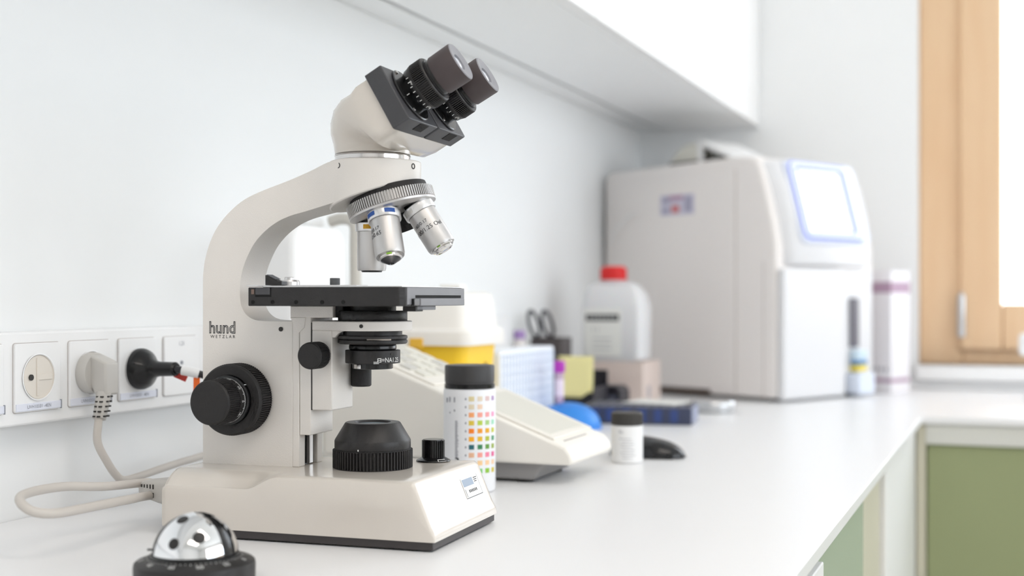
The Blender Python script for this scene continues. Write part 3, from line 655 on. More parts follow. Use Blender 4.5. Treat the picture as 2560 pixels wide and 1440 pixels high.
# ------------------------------------------------------------------ power cable of the microscope
pc_ = thing('power_cable', 'light grey mains cable looping from the microscope to the angled plug', 'cable', (0.06, 0.93, 0.0))
PO = V((0.06, 0.93, 0.0))
cs = M2W((-.2335, -.032, .0285)); ce = M2W((-.262, -.027, .0330)); cm = M2W((-.276, -.029, .0345))
pts = [M2W((-.270,-.028,.0340)), cm, V((.112,.862,.0375)), V((.105,.826,.0420)), V((.108,.790,.0440)), V((.117,.762,.0440)), V((.130,.748,.0410)), V((.142,.748,.0360)), V((.150,.763,.0335)), V((.150,.800,.0325)), V((.143,.850,.0300)), V((.128,.905,.0250)), V((.110,.97,.0120)), V((.095,1.03,.0050)), V((.075,1.085,.0150)), V((.055,1.095,.0330)), V((.05,1.065,.0325)), V((.05,1.032,.0303)), V((.05,.984,.0262)), V((.054,.960,.0270)), V((.054,.950,.0330)), V((.052,.9410,.0450)), V((.048,.9330,.0630)), V((.0455,.9370,.0800)), V((.0440,.9400,.0880))]
obj('cord', MB().tube([p - PO for p in spline(pts, 8)], 0.0036, 12), CABLE, pc_)
# inlet connector at the back of the microscope
du = -mu; m_ = MB(); e2 = mv
secs = []
for (tt, wy_, wz_) in ((0, .0135, .0105), (.012, .0135, .0105), (.022, .0118, .0098), (.036, .0085, .0075), (.044, .0048, .0048)):
    c = cs + du*tt + V((0,0,.0022*tt/.04)) - PO; secs.append([c + e2*a*1.0 + V((0,0,1))*b for a, b in rrect(wy_, wz_, min(wy_, wz_)*.45, 4)])
obj('inlet_connector', MB().loft(secs), CABLED, pc_, 0.0006)
sl_ = MB()
for q in range(5):
    for zz in (.0035, -.0035):
        c = cs + du*(.0255 + q*.0034) + V((0,0,.0016 + zz)) - PO - e2*(.0108 - q*.0009)
        sl_.obox(c, du, e2, (0,0,1), .0005, .0008, .0019 - q*.0002)
obj('strain_slots', sl_, SLOT, pc_)
# angled plug in the second socket
pl_o = V((TRX+.0026, .9525, .1227)) - PO
obj('plug_face', MB().lathe([(.0182,0),(.0185,.001),(.0185,.008),(.0175,.010)], pl_o, (1,0,0), 40), CABLED, pc_)
body = MB().prism([(.004,.0165),(.010,.0165),(.020,.0125),(.026,.0100),(.0265,-.0190),(.014,-.0195),(.010,-.012),(.004,-.016)], Y_, X_, Z_, -.0095, .0085, pl_o)
obj('plug_body', body, CABLED, pc_, 0.002, 3)
ps = MB(); 
pp0 = pl_o + V((.0200, -.0045, -.0175)); pp1 = V((.0445,.9395,.0830)) - PO
obj('plug_sleeve', MB().tube([pp0, pp1], [.0068, .0058], 16), CABLED, pc_)
dv = pp1 - pp0; 
for q in range(5):
    c = pp0 + dv*(.12 + q*.19); 
    for s in (-1, 1):
        ps.obox(c + V((s*.0022 + .0012, -.0060, 0)), X_, Y_, Z_, .0013, .0010, .0007)
        ps.obox(c + V((.0060, s*.0022 + .001, 0)), X_, Y_, Z_, .0010, .0013, .0007)
obj('sleeve_slots', ps, SLOT, pc_)
# black plug in the third socket with tagged cable
t = thing('black_plug_cable', 'black round mains plug with a cable carrying white and orange tags', 'cable', (TRX+.0026, 1.0235, .1227)); BO = V((TRX+.0026, 1.0235, .1227))
obj('plug_body', MB().lathe([(.0190,0),(.0196,.001),(.0196,.005),(.0185,.008),(.0140,.013),(.0090,.019),(.0070,.026),(.0066,.046),(.0050,.048)], a=(1,-.12,.02), segs=40), BLKG, t)
cp = [V((.066,1.017,.1240)), V((.080,1.018,.1222)), V((.095,1.027,.1175)), V((.110,1.045,.108)), V((.11,1.09,.08)), V((.09,1.14,.03)), V((.06,1.18,.004))]
obj('cord', MB().tube([p - BO for p in spline(cp, 6)], 0.0034, 10), BLACKP, t)
obj('white_tag', MB().tube([p - BO for p in spline([V((.076,1.0178,.1228)), V((.084,1.0205,.1212)), V((.090,1.024,.1193))], 4)], 0.0046, 12), PVC, t)
obj('orange_tag', MB().obox(V((.089,1.022,.1090)) - BO, V((.6,.8,0)).normalized(), V((-.8,.6,0)).normalized(), (0,0,1), .0030, .0004, .0068), ORANGE, t)
obj('red_tag', MB().obox(V((.070,1.024,.1165)) - BO, V((.9,.3,-.4)).normalized(), V((-.3,.9,0)).normalized(), V((.4,.1,.9)).normalized(), .006, .0008, .003), RED, t)

# ------------------------------------------------------------------ kitchen timer
t = tm = thing('kitchen_timer', 'chrome ladybird-shaped kitchen timer on a black dial ring at the front', 'timer', (0.2863, 0.7363, 0))
DR, DZ = .0281, .0178
obj('dial_ring', MB().lathe([(.030,0),(.0385,0),(.0400,.0014),(.0402,.0110),(.0397,.0134),(.0382,.0146),(.0302,.0174),(.0292,.0160)], segs=80, cap=False), BLK, tm)
obj('dial_base', MB().lathe([(.0001,.0006),(.030,.0006),(.030,.0146),(.0001,.0150)], segs=64, cap=False), BLK2, tm)
dm = []
for i in range(15): a = R(90*i/14); dm.append((DR*math.cos(a), DZ + DR*math.sin(a)))
obj('body', MB().lathe([(DR-.002,DZ-.004),(DR+.0006,DZ-.003),(DR+.0008,DZ-.0006)] + dm, segs=72), BLKG, tm)
def sph_patch(mb, c, r, rot, th0, th1, el0, el1, n=28, k=16):
    vs = []; fs = []
    for j in range(k+1):
        el = el0 + (el1-el0)*j/k
        for i in range(n+1):
            th = th0 + (th1-th0)*i/n
            vs.append(V(c) + rot @ V((math.cos(el)*math.cos(th), math.cos(el)*math.sin(th), math.sin(el)))*r)
    for j in range(k):
        for i in range(n): fs.append((j*(n+1)+i, j*(n+1)+i+1, (j+1)*(n+1)+i+1, (j+1)*(n+1)+i))
    return mb.add(vs, fs)
camdir = math.degrees(math.atan2(0-.7363, .8-.2863))   # azimuth from the timer to the viewer
I3 = Matrix.Identity(3)
obj('wing', sph_patch(MB(), (0,0,DZ), DR+.0007, I3, R(camdir-66), R(camdir+40), R(5), R(87)), CHROME, tm, smooth=60)
obj('wing', sph_patch(MB(), (0,0,DZ), DR+.0007, I3, R(camdir+66), R(camdir+172), R(5), R(87)), CHROME, tm, smooth=60)
obj('base_lip', MB().lathe([(DR+.0004,DZ-.0030),(DR+.0016,DZ-.0020),(DR+.0016,DZ+.0008),(DR+.0004,DZ+.0016)], segs=72, cap=False), BLKG, tm)
def dot(az, el, rad):
    d_ = V((math.cos(R(el))*math.cos(R(az)), math.cos(R(el))*math.sin(R(az)), math.sin(R(el))))
    return obj('spot', MB().lathe([(.0001, DR+.0014)] + [(DR*math.sin(R(a_)), (DR+.0014)*math.cos(R(a_))) for a_ in (rad*.3, rad*.6, rad*.85)] + [((DR+.0008)*math.sin(R(rad)), (DR+.0008)*math.cos(R(rad)))], (0,0,DZ), d_, 28, cap=False), BLK, tm)
dot(camdir-30.9, 24.5, 7.6); dot(camdir+6.5, 32.8, 8.4); dot(camdir-37, 62.9, 8)
obj('feeler', MB().tube([V((math.cos(R(camdir-97)), math.sin(R(camdir-97)), 0))*r_ + V((0,0,DZ+.004+.0*r_)) for r_ in (.026, .031)], .0007, 8), BLK2, tm)
mk = MB()
for i, s in enumerate(('0','5','10','15','20','25','30','35','40','45','50','55')):
    a = R(30*i + 10); er = V((math.cos(a), math.sin(a), 0)); et = V((-math.sin(a), math.cos(a), 0)); up_ = (-er*.008 + V((0,0,.0028))).normalized()
    text_flat(mk, s, .0050, er*.0350 + V((0,0,.0157)), et, up_, lift=.0004)
for i in range(60):
    a = R(6*i); er = V((math.cos(a), math.sin(a), 0)); et = V((-math.sin(a), math.cos(a), 0)); l = .0007 if i % 5 else .0013
    zf = lambda q: .0174 - (q-.0302)*.35 + .0003
    mk.add([er*q + et*k_*.00025 + Z_*zf(q) for q, k_ in ((.0308,-1),(.0310+l,-1),(.0310+l,1),(.0308,1))], [(0,1,2,3)])
obj('minute_marks', mk, WHITEINK, tm, smooth=0)

# ------------------------------------------------------------------ test strip bottle
t = thing('test_strip_bottle', 'white test strip bottle with black cap and colour comparison chart', 'bottle', (0.296, 1.184, 0))
BR = .0258
obj('bottle_body', MB().lathe([(.0235,0),(.0252,.001),(BR,.004),(BR,.0985),(.0252,.1005),(.0235,.101),(.0235,.102)], segs=64), mat('bottle_white', (236, 237, 240), 0.35, var=0.006), t)
obj('tamper_ring', MB().lathe([(.0230,.1012),(.0248,.1014),(.0250,.1050),(.0240,.1056)], segs=64), BLKG, t)
obj('cap', MB().lathe([(.0228,.1052),(.0242,.1056),(.0242,.1075),(.0246,.1080),(.0246,.1225),(.0240,.1238),(.0226,.1240),(.0001,.1236)], segs=64), mat('cap_charcoal', (58, 57, 58), 0.5, var=0.03), t)
ch = [[(222,208,160),(226,212,190),(222,196,194),(176,150,190)], [(226,212,184),(236,208,184),None,None], [(246,168,110),(244,166,150),(242,164,168),(240,160,196)],
      [(226,198,72),(186,208,76),(170,206,130),(160,220,190)], [(250,134,30),(242,158,42),(232,172,30),(200,200,60)], [(250,176,24),(226,182,34),(176,186,60),(80,150,110)],
      [(38,100,112),(50,128,84),(96,150,60),(150,170,70)], [(232,184,150),(240,160,146),(238,132,160),(224,96,150)], [(244,200,124),(244,204,150),(244,204,160),(240,206,170)], [None,(130,206,120),(140,192,60),(206,190,70)]]
mb = MB(); ms = []; Zv = (0,0,1); caz = math.degrees(math.atan2(-1.184, .8-.296))
def band(lst, a0, st_, t0, t1, w_): pass
for r_, row in enumerate(ch):
    for c_, colr in enumerate(row):
        if colr is None: continue
        ms.append(mat('swatch_%d_%d' % (r_, c_), colr, 0.5, var=0.0)); mb.cur = len(ms) - 1
        az = caz + 4.0 + c_*19.0 ; z = .0920 - r_*.0078
        mb.cylpatch((0,0,0), Zv, X_, BR, R(az-5.8), R(az+5.8), z-.0022, z+.0024, .0002, 4)
obj('colour_chart', mb, ms, t, smooth=0)
mk = MB()
for r_ in range(8):
    z = .0920 - r_*.0078; mk.cylpatch((0,0,0), Zv, X_, BR, R(caz-10), R(caz-7), z-.001, z+.001, .0002, 1)
for k in range(34): 
    z = .0700 - k*.0011; mk.cylpatch((0,0,0), Zv, X_, BR, R(caz-33), R(caz-33 + 5 + 4*random.random()), z, z+.0006, .0002, 1)
for (a, b, z0, z1) in ((-60,-55,.088,.0925),(-50,-46,.0885,.0935),(-36,-33,.0885,.0935),(-49,-46,.0775,.079),(-36,-33,.0795,.0815)): mk.cylpatch((0,0,0), Zv, X_, BR, R(caz+a), R(caz+b), z0, z1, .0002, 2)
obj('label_print', mk, INKG, t, smooth=0)
mk = MB(); mk.cylpatch((0,0,0), Zv, X_, BR, R(caz-28), R(caz-24), .0300, .0345, .0002, 2).cylpatch((0,0,0), Zv, X_, BR, R(caz-32), R(caz-28), .0335, .0348, .0002, 2)
obj('label_mark', mk, INK, t, smooth=0)

# ------------------------------------------------------------------ wedge-shaped desktop device behind the microscope
WX_, WY_ = 0.10, 1.24
t = thing('desktop_meter', 'off-white wedge-shaped desktop meter with sloping keypad behind the microscope', 'meter', (0.24, 1.309, 0))
WO = V((0.24, 1.309, 0)); hw = .069
prof = [(0.100,.021),(0.383,.021),(0.384,.026),(0.382,.032),(0.376,.0395),(0.118,.1395),(0.106,.141),(0.100,.135)]
obj('housing', MB().prism([(x-.24, z) for x, z in prof], Y_, X_, Z_, -hw, hw), OFFW, t, 0.003, 3)
obj('base', MB().prism([(.105-.24,0.003),(.338-.24,.003),(.350-.24,.0212),(.105-.24,.0212)], Y_, X_, Z_, -hw+.012, hw-.012), GREY, t, 0.002)
for (a, b) in ((-.12,-.045),(-.12,.045),(.085,-.045),(.085,.045)): obj('rubber_foot', MB().lathe([(.009,0),(.009,.0034)], (a,b,0), segs=18), BLK2, t)
sd = V((.382-.118, 0, .037-.1395)).normalized(); sn = V((-sd.z, 0, sd.x)); so = V((.118-.24, 0, .1395))
def on_slope(mb, s0, s1, y0, y1, h0, h1):
    return mb.obox(so + sd*(s0+s1)/2 + Y_*(y0+y1)/2 + sn*(h0+h1)/2, sd, Y_, sn, (s1-s0)/2, (y1-y0)/2, (h1-h0)/2)
obj('keypad_panel', on_slope(MB(), .004, .118, -.060, .060, 0, .0025), OFFW, t, 0.001)
for i in range(5):
    for j in range(4):
        obj('key', on_slope(MB(), .010+i*.019, .024+i*.019, -.050+j*.027, -.029+j*.027, .0022, .0048), OFFW2 if (i+j) % 3 else mat('key_grey', (206, 204, 198), 0.5), t, 0.0008)
obj('display_frame', on_slope(MB(), .150, .262, -.062, .062, 0, .003), OFFW, t, 0.0012)
obj('display_window', on_slope(MB(), .157, .254, -.054, .050, .0028, .0034), OFFW2, t, 0.0002)
obj('card_slot', on_slope(MB(), .2665, .2682, -.045, .028, .0005, .0010), SEAM, t)

# ------------------------------------------------------------------ small jar glimpsed behind the column foot
t = thing('sample_jar', 'small clear jar with orange content glimpsed behind the microscope foot', 'jar', (0.128, 1.150, 0))
obj('jar_body', MB().lathe([(.016,0),(.018,.002),(.018,.026),(.016,.029),(.016,.031)], segs=32), mat('jar_clear', (214, 214, 208), 0.2, alpha=0.7), t)
obj('content', MB().lathe([(.0165,.002),(.0165,.014)], segs=32), mat('amber_fluid', (228, 180, 110), 0.4), t)
obj('cap', MB().lathe([(.0175,.0305),(.0175,.038),(.016,.039)], segs=32), PVC, t)

# ------------------------------------------------------------------ wall dispenser seen through the arm
t = thing('wall_dispenser', 'white wall dispenser with a beige lever seen through the microscope arm', 'dispenser', (0.0, 1.256, 0.10)); 
obj('cover', MB().prism(rrect(.059, .0845, .022, 6), (1,0,0), (0,1,0), (0,0,1), .004, .088, (0, 0, .0845)), CABW, t, 0.006, 3)
obj('back_plate', MB().prism(rrect(.056, .086, .02, 6), (1,0,0), (0,1,0), (0,0,1), .0004, .005, (0, 0, .0845)), PVC, t)
lv = spline([(.045,.098,.180),(.058,.098,.183),(.072,.098,.181),(.078,.098,.172),(.078,.098,.150),(.078,.098,.06),(.072,.098,-.02),(.060,.098,-.04)], 5)
obj('lever', MB().tube(lv, .0068, 12), mat('lever_beige', (202, 198, 190), 0.5), t)
obj('pivot', MB().lathe([(.006,0),(.006,.04)], (.03,.058,.178), (0,1,0), 16), PVC, t)

# ------------------------------------------------------------------ sharps container
t = thing('sharps_container', 'yellow sharps container with a white locking lid behind the meter', 'container', (0.11, 1.5245, 0))
def rbox_loft(lv_, r=.014):
    return MB().loft([[V((x, y, z)) for x, y in rrect(a, b, r, 5)] for a, b, z in lv_])
obj('bin', rbox_loft([(.046,.044,0),(.048,.046,.002),(.058,.0555,.133),(.058,.0555,.136)]), SHARPY, t)
obj('lid_flange', rbox_loft([(.066,.064,.131),(.067,.065,.134),(.067,.065,.148),(.064,.062,.152)]), SHARPW, t)
obj('lid_dome', rbox_loft([(.060,.058,.151),(.0565,.0545,.186),(.0545,.0525,.194),(.049,.047,.198)]), SHARPW, t)
obj('lid_tab', MB().box(.012,.040,-.030,-.006,.197,.207), SHARPW, t, 0.002)
obj('catch', MB().box(-.012,.006,-.067,-.064,.128,.140), mat('catch_amber', (240, 190, 70), 0.4), t, 0.001)
obj('bin_lettering', MB().box(.0550, .0575, -.018, -.004, .100, .106).box(.0550, .0575, .012, .019, .100, .108), mat('ink_ochre', (150, 120, 30), 0.6), t, smooth=0)
# ------------------------------------------------------------------ white gridded rack
t = thing('grid_rack', 'white gridded plastic rack standing upright beside the yellow container', 'rack', (0.142, 1.747, 0))
obj('panel', MB().prism(rrect(.111, .059, .008), (1,0,0), (0,1,0), (0,0,1), -.03, .006, (0,0,.0592)), RACKW, t, 0.0015)
g = MB()
for k in range(18): g.box(.006, .0074, -.104+k*.0122, -.1025+k*.0122, .006, .112)
for k in range(9): g.box(.006, .0074, -.106, .106, .0075+k*.0128, .0088+k*.0128)
obj('grid_ribs', g, RACKG, t)
# ------------------------------------------------------------------ blue dome with tube
t = thing('blue_rubber_dome', 'bright blue rubber dome beside the white gridded rack', 'dome', (0.190, 1.800, 0))
obj('dome', MB().lathe([(.047,0),(.048,.004)] + [(.048*math.cos(R(a)), .004+.034*math.sin(R(a))) for a in range(8, 90, 8)] + [(.0005,.038)], segs=48), BLUEP, t)
obj('rim', MB().lathe([(.0485,0),(.0495,.001),(.0495,.0035),(.0482,.0045)], segs=48), BLUEP, t)
t = thing('sample_tube', 'sample tube with a magenta cap upright on the blue dome', 'tube', (0.180, 1.790, 0.0355))
obj('tube_body', MB().lathe([(.002,0),(.005,.002),(.0063,.006),(.0063,.048)], segs=24), TUBE, t)
obj('blood_label', MB().lathe([(.0066,.012),(.0066,.036)], segs=24, cap=False), mat('tube_label', (236, 222, 240), 0.5), t)
obj('cap', MB().lathe([(.0076,.046),(.0084,.048),(.0084,.061),(.0076,.063),(.004,.063)], segs=24), PURP, t)
# ------------------------------------------------------------------ desk organiser with scissors, sticky note, small bottle
t = thing('pen_holder', 'dark grey square pen holder near the wall corner', 'holder', (0.058, 2.10, 0))
m_ = MB(); X1, H1 = .0275, .1225
m_.box(-X1,X1,-X1,-X1+.002,0,H1).box(-X1,X1,X1-.002,X1,0,H1).box(-X1,-X1+.002,-X1+.002,X1-.002,0,H1).box(X1-.002,X1,-X1+.002,X1-.002,0,H1).box(-X1+.002,X1-.002,-X1+.002,X1-.002,0,.003)
obj('holder_shell', m_, DARKO, t, 0.0006)
t = thing('scissors', 'dark handled scissors standing in the pen holder', 'scissors', (0.050, 2.10, 0.004))
for s in (-1, 1):
    ring = [V((s*.0125 + .0088*math.cos(R(a)), 0, .141 + .0225*math.sin(R(a)))) for a in range(0, 361, 15)]
    obj('finger_loop', MB().tube([p + V((-.006 - (p.z-.12)*.25, 0, 0)) for p in ring], .0032, 8, cap=False), DARKD, t)
    obj('blade', MB().prism([(s*.010-.004,.122),(s*.006-.0015,.122),(-s*.004,.0),(-s*.005,.0)], Y_, X_, Z_, s*.0012-.0007, s*.0012+.0007), STEEL, t)
t = thing('reagent_bottle', 'small white bottle with a lilac cap behind the gridded rack', 'bottle', (0.030, 2.02, 0))
obj('bottle_body', MB().lathe([(.016,0),(.018,.003),(.018,.085),(.015,.105),(.009,.118),(.0085,.124)], segs=28), mat('bottle_cream', (226, 220, 218), 0.4), t)
obj('cap', MB().lathe([(.0098,.122),(.0098,.134),(.0085,.136)], segs=24), LILAC, t)
t = thing('sticky_note_pad', 'pale yellow sticky notes hanging on the black organiser front', 'note', (0.135, 1.998, 0.030))
for k in range(3):
    m_ = MB(); n_x, n_z = 6, 8; W_, H_ = .0285, .066; pts_ = []
    for j in range(n_z+1):
        for i in range(n_x+1):
            z = H_*j/n_z; pts_.append((-W_ + 2*W_*i/n_x + k*.0015, -.0008*k - .006*(1-j/n_z)**2, z + (0.014*max(0, (i/n_x-.7)/.3) if j == 0 else 0)))
    m_.add(pts_, [(j*(n_x+1)+i, j*(n_x+1)+i+1, (j+1)*(n_x+1)+i+1, (j+1)*(n_x+1)+i) for j in range(n_z) for i in range(n_x)])
    o_ = obj('note_leaf', m_, NOTE, t); md = o_.modifiers.new('thick', 'SOLIDIFY'); md.thickness = 0.0003
t = thing('desk_organiser', 'black desk organiser box behind the yellow notes', 'organiser', (0.128, 2.045, 0))
m_ = MB(); m_.box(-.030,.036,-.04,-.037,0,.070).box(-.030,.036,.037,.04,0,.070).box(-.030,-.027,-.037,.037,0,.070).box(.033,.036,-.037,.037,0,.045).box(-.027,.033,-.037,.037,0,.003).box(-.027,.033,-.001,.001,.003,.06)
obj('organiser_shell', m_, DARKD, t, 0.0008)
t = thing('label_printer', 'small dark purple-black device in front of the beige box', 'device', (0.152, 2.125, 0))
obj('body', MB().prism([(-.034,0),(.03,0),(.03,.034),(.022,.042),(-.034,.042)], (0,1,0), (1,0,0), (0,0,1), -.028, .028), DARKD, t, 0.002)
obj('panel', MB().box(-.012,.022,-.0288,-.028,.008,.026), mat('panel_slate', (92, 96, 110), 0.4), t)
obj('button', MB().lathe([(.0035,0),(.0035,.0012)], (.026,-.028,.012), (0,-1,0), 12), BLKG, t)
# ------------------------------------------------------------------ beige box and canister
t = thing('beige_carton', 'beige carton carrying the white canister beside the analyser', 'box', (0.146, 2.268, 0))
obj('carton_body', MB().box(-.054,.044,-.06,.06,0,.0765), BEIGE, t, 0.001)
obj('flap', MB().box(-.054,.044,-.061,-.06,.048,.0772), BEIGE, t, 0.0004)
obj('print_mark', MB().box(.0440,.0444,-.03,-.012,.012,.034), mat('print_grey', (168, 166, 172), 0.6), t)
t = thing('canister', 'white plastic canister with red screw cap and black-topped label', 'canister', (0.128, 2.250, 0.0772))
body = []
for (x0, x1, yh, z) in ((-.050,.050,.038,0),(-.053,.056,.040,.004),(-.053,.058,.040,.095),(-.050,.052,.036,.120),(-.046,.040,.028,.136),(-.030,.030,.02,.1415)):
    body.append([V(((x0+x1)/2 + a, b, z)) for a, b in rrect((x1-x0)/2, yh, .012, 4)])
obj('canister_body', MB().loft(body), CAN, t, smooth=50)
obj('neck', MB().lathe([(.020,.140),(.020,.146)], (-.004,0,0), segs=24), CAN, t)
obj('cap', MB().gear(.0225,.0238,36,.145,.166,(-.004,0,0),Z_).lathe([(.022,.166),(.018,.170),(.0001,.170)],(-.004,0,0),segs=36), REDC, t, smooth=25)
lb = obj('label', MB().box(-.047,.022,-.0412,-.0402,.010,.094), PAPER, t, 0.0003)
obj('label_header', MB().box(-.043,.018,-.0416,-.0412,.072,.084), INK, lb)
mk = MB()
for k in range(7): mk.box(-.037+k*.0075, -.0325+k*.0075, -.0418, -.0416, .0765, .0795)
obj('header_lettering', mk, WHITEINK, lb, smooth=0)
mk = MB(); text_flat(mk, '1 l', .013, (-.026,-.0412,.056), X_, Z_)
for k in range(3): mk.box(-.030, .004, -.0415, -.0412, .040-k*.009, .0415-k*.009)
obj('label_lettering', mk, INKG, lb, smooth=0)
# ------------------------------------------------------------------ tube rack on the worktop
t = thing('tube_tray', 'navy blue tube tray with a grey perforated top on the worktop', 'tray', (0.262, 1.937, 0), R(8))
obj('tray_body', MB().box(-.082,.082,-.05,.05,0,.026), NAVY, t, 0.002)
obj('tray_top', MB().box(-.080,.080,-.048,.048,.0255,.0275), NAVYT, t, 0.0004)
hl = MB()
for i in range(12):
    for j in range(7): hl.lathe([(.0045,.0275),(.0045,.0278)], (-.073+i*.0133, -.040+j*.0133, 0), segs=10)
obj('tube_holes', hl, DARKD, t)
rb = MB()
for k in range(9): rb.box(.082,.0835,-.044+k*.0105,-.038+k*.0105,.002,.025)
obj('end_ribs', rb, mat('rib_grey_blue', (176, 182, 204), 0.5), t)
rb = MB()
for k in range(6): rb.box(-.07+k*.024,-.058+k*.024,-.0512,-.05,.004,.023)
obj('side_windows', rb, mat('tray_blue', (56, 74, 128), 0.5), t)
t = thing('folded_paper', 'pale folded paper lying on the tube tray', 'paper', (0.282, 1.955, 0.0282), R(-12))
obj('sheet', MB().box(-.045,.045,-.03,.03,0,.0006).box(-.044,.040,-.029,.029,.0006,.0012), PAPER, t)
obj('fold', MB().prism([(-.045,.0012),(.045,.0012),(.045,.0018),(-.045,.0022)], Y_, X_, Z_, .026, .030), PAPER, t)
# ------------------------------------------------------------------ silver tin, vial, mouse
t = thing('silver_tin', 'flat round silver tin in front of the analyser', 'tin', (0.327, 2.150, 0))
obj('tin_base', MB().lathe([(.034,0),(.037,.002),(.0375,.009)], segs=48), SILV, t)
obj('lid', MB().lathe([(.0380,.0085),(.0385,.0095),(.0385,.0155),(.0365,.0185),(.0001,.0195)], segs=48), SILV, t)
t = thing('strip_vial', 'small white vial with dark cap standing in front of the black mouse', 'vial', (0.380, 1.452, 0))
obj('vial_body', MB().lathe([(.0160,0),(.0178,.001),(.0183,.003),(.0183,.0425),(.0165,.0440)], segs=48), mat('vial_white', (238, 238, 238), 0.4), t)
obj('cap', MB().gear(.0178,.0184,48,.0436,.0565,(0,0,0),Z_).lathe([(.0180,.0563),(.0170,.0580),(.0001,.0582)],segs=48), mat('cap_dark_olive', (66, 63, 60), 0.5), t, smooth=25)
mk = MB(); caz = math.degrees(math.atan2(-1.452, .8-.38))
text_cyl(mk, 'Rc', .0055, (0,0,0), Z_, X_, .0183, R(caz-22), .0365)
for k in range(8):
    mk.cylpatch((0,0,0), Z_, X_, .0183, R(caz-30+random.random()*20), R(caz+10+random.random()*25), .0285-k*.0032, .0290-k*.0032, .0002, 4)
obj('label_print', mk, INKG, t, smooth=0)
t = thing('computer_mouse', 'glossy black computer mouse lying behind the small vial', 'mouse', (0.388, 1.512, 0), R(-4))
rg = []
for k in range(25):
    q = -1 + 2*k/24; q = math.sin(q*math.pi/2); e_ = max(0.03, (1 - abs(q)**2.6))**0.5
    x = .047*q; hy = .027*e_*(1 - .08*q); hz = .0225*e_*(1 - .22*q)
    rg.append([V((x, hy*math.copysign(abs(math.cos(R(a)))**.8, math.cos(R(a))), .0014 + hz*math.sin(R(a))**.9)) for a in range(0, 181, 10)])
obj('shell', MB().loft(rg), mat('mouse_gloss', (26, 26, 28), 0.12), t, smooth=60)
obj('wheel', MB().lathe([(.0055,-.003),(.006,-.002),(.006,.002),(.0055,.003)], (.026, 0, .0130), Y_, 20), GREYB, t)
obj('sole', MB().box(-.038,.036,-.017,.017,0,.0014), BLK2, t, 0.0004)

# ------------------------------------------------------------------ blood analyser
AR = R(-28)
t = ana = thing('blood_analyser', 'large white haematology analyser with a blue-framed lit touch screen', 'analyser', (0.3977, 2.3718, 0), AR)
# local frame: x = towards the front, y = to the far side, origin at the near front bottom corner
W_A, D_A = .305, .446
prof = [(-D_A,.006),(-D_A,.43),(-D_A+.012,.449),(-.30,.4515),(-.085,.4545),(-.060,.452),(-.047,.444),(-.040,.43),(-.026,.385),(-.012,.330),(-.004,.285),(-.004,.006)]
obj('housing', MB().prism(prof, Y_, X_, Z_, 0, W_A), ANA, ana, 0.007, 3)
obj('front_panel', MB().prism(rrect(.096, .120, .006), X_, Y_, Z_, -.004, .012, (0, .097, .124)), ANAF, ana, 0.009, 3)
obj('panel_seam', MB().box(-.0338,-.0325, -.0004, .001, .006, .258), SEAM, ana)
obj('side_seam', MB().box(-.0985,-.0968,-.0006,.001,.01,.43), SEAM, ana)
obj('side_panel', MB().box(-D_A+.012,-.099,-.0022,.001,.018,.425), ANA, ana, 0.001)
# bulging display head
hp = []
head_prof = [(-.0420,.4470,0),(-.030,.440,0),(-.012,.400,0),(.004,.345,0),(.012,.300,0),(.014,.270,0),(.010,.253,0),(-.010,.246,0)]
for (yy, k_) in ((.006,0.1),(.012,.45),(.024,.85),(.040,1.0),(.262,1.0),(.283,.88),(.297,.55),(.303,.15)):
    ring = []
    for (x, z, _) in head_prof: ring.append(V((x*k_ + (-.05)*(1-k_) if True else x, yy, z if z < .40 else z - (1-k_)*.012)))
    ring += [V((-.06, yy, .246)), V((-.06, yy, .446 - (1-k_)*.012))]
    hp.append(ring)
obj('display_head', MB().loft(hp), ANAF, ana, smooth=55)
s0 = V((-.0300,0,.4400)); s1 = V((.0125,0,.2950)); sd = (s1-s0).normalized(); sn = V((-sd.z,0,sd.x)); LSc = (s1-s0).length
def scr(poly, h0, h1, mt, nm, par, bev=0.0): return obj(nm, MB().prism(poly, sn, sd, Y_, h0, h1, s0), mt, par, bev)
def rr2(a0, a1, b0, b1, r): return [(x + (a0+a1)/2, y + (b0+b1)/2) for x, y in rrect((a1-a0)/2, (b1-b0)/2, r, 5)]
bz = scr(rr2(-.006, .156, .046, .262, .018), -.012, .010, SCRW, 'screen_bezel', ana, 0.004)
scr(rr2(-.002, .151, .052, .240, .016), .0095, .0112, SCRB, 'screen_trim', ana, 0.001)
scr(rr2(.000, .146, .057, .240, .014), .0108, .0120, SCRW, 'screen_border', ana, 0.001)
scr(rr2(.009, .137, .070, .217, .006), .0118, .0126, SCRB, 'screen_recess', ana)
scr(rr2(.0155, .135, .072, .203, .004), .0122, .0130, SCREEN, 'screen', ana)
# lower right sampling bay
obj('bay_back', MB().box(-.02,-.002,.204,.300,.03,.244), ANAF, ana, 0.002)
obj('probe_guard', MB().box(-.004,.006,.222,.246,.095,.190), mat('probe_grey', (112, 110, 118), 0.4), ana, 0.003)
obj('sample_key', MB().box(.0,.02,.222,.254,.070,.090), mat('key_pale_blue', (206, 226, 240), 0.3), ana, 0.004)
obj('blue_stripe', MB().box(.0,.0185,.224,.252,.062,.070), mat('stripe_blue', (92, 142, 190), 0.4), ana)
obj('yellow_stripe', MB().box(.0,.018,.224,.252,.050,.061), mat('stripe_yellow', (236, 214, 80), 0.4), ana)
obj('bay_tray', MB().box(-.002,.03,.210,.262,.006,.046), mat('tray_pale', (222, 230, 244), 0.4), ana, 0.003)
for (a, b) in ((-.40,.03),(-.40,.27),(-.03,.03),(-.03,.27)): obj('rubber_foot', MB().lathe([(.012,0),(.012,.0065)], (a,b,0), segs=20), BLK2, ana)
obj('side_plinth', MB().box(-.34,-.16,-.0005,.01,.004,.016), mat('vent_brown', (96, 84, 78), 0.7), ana)
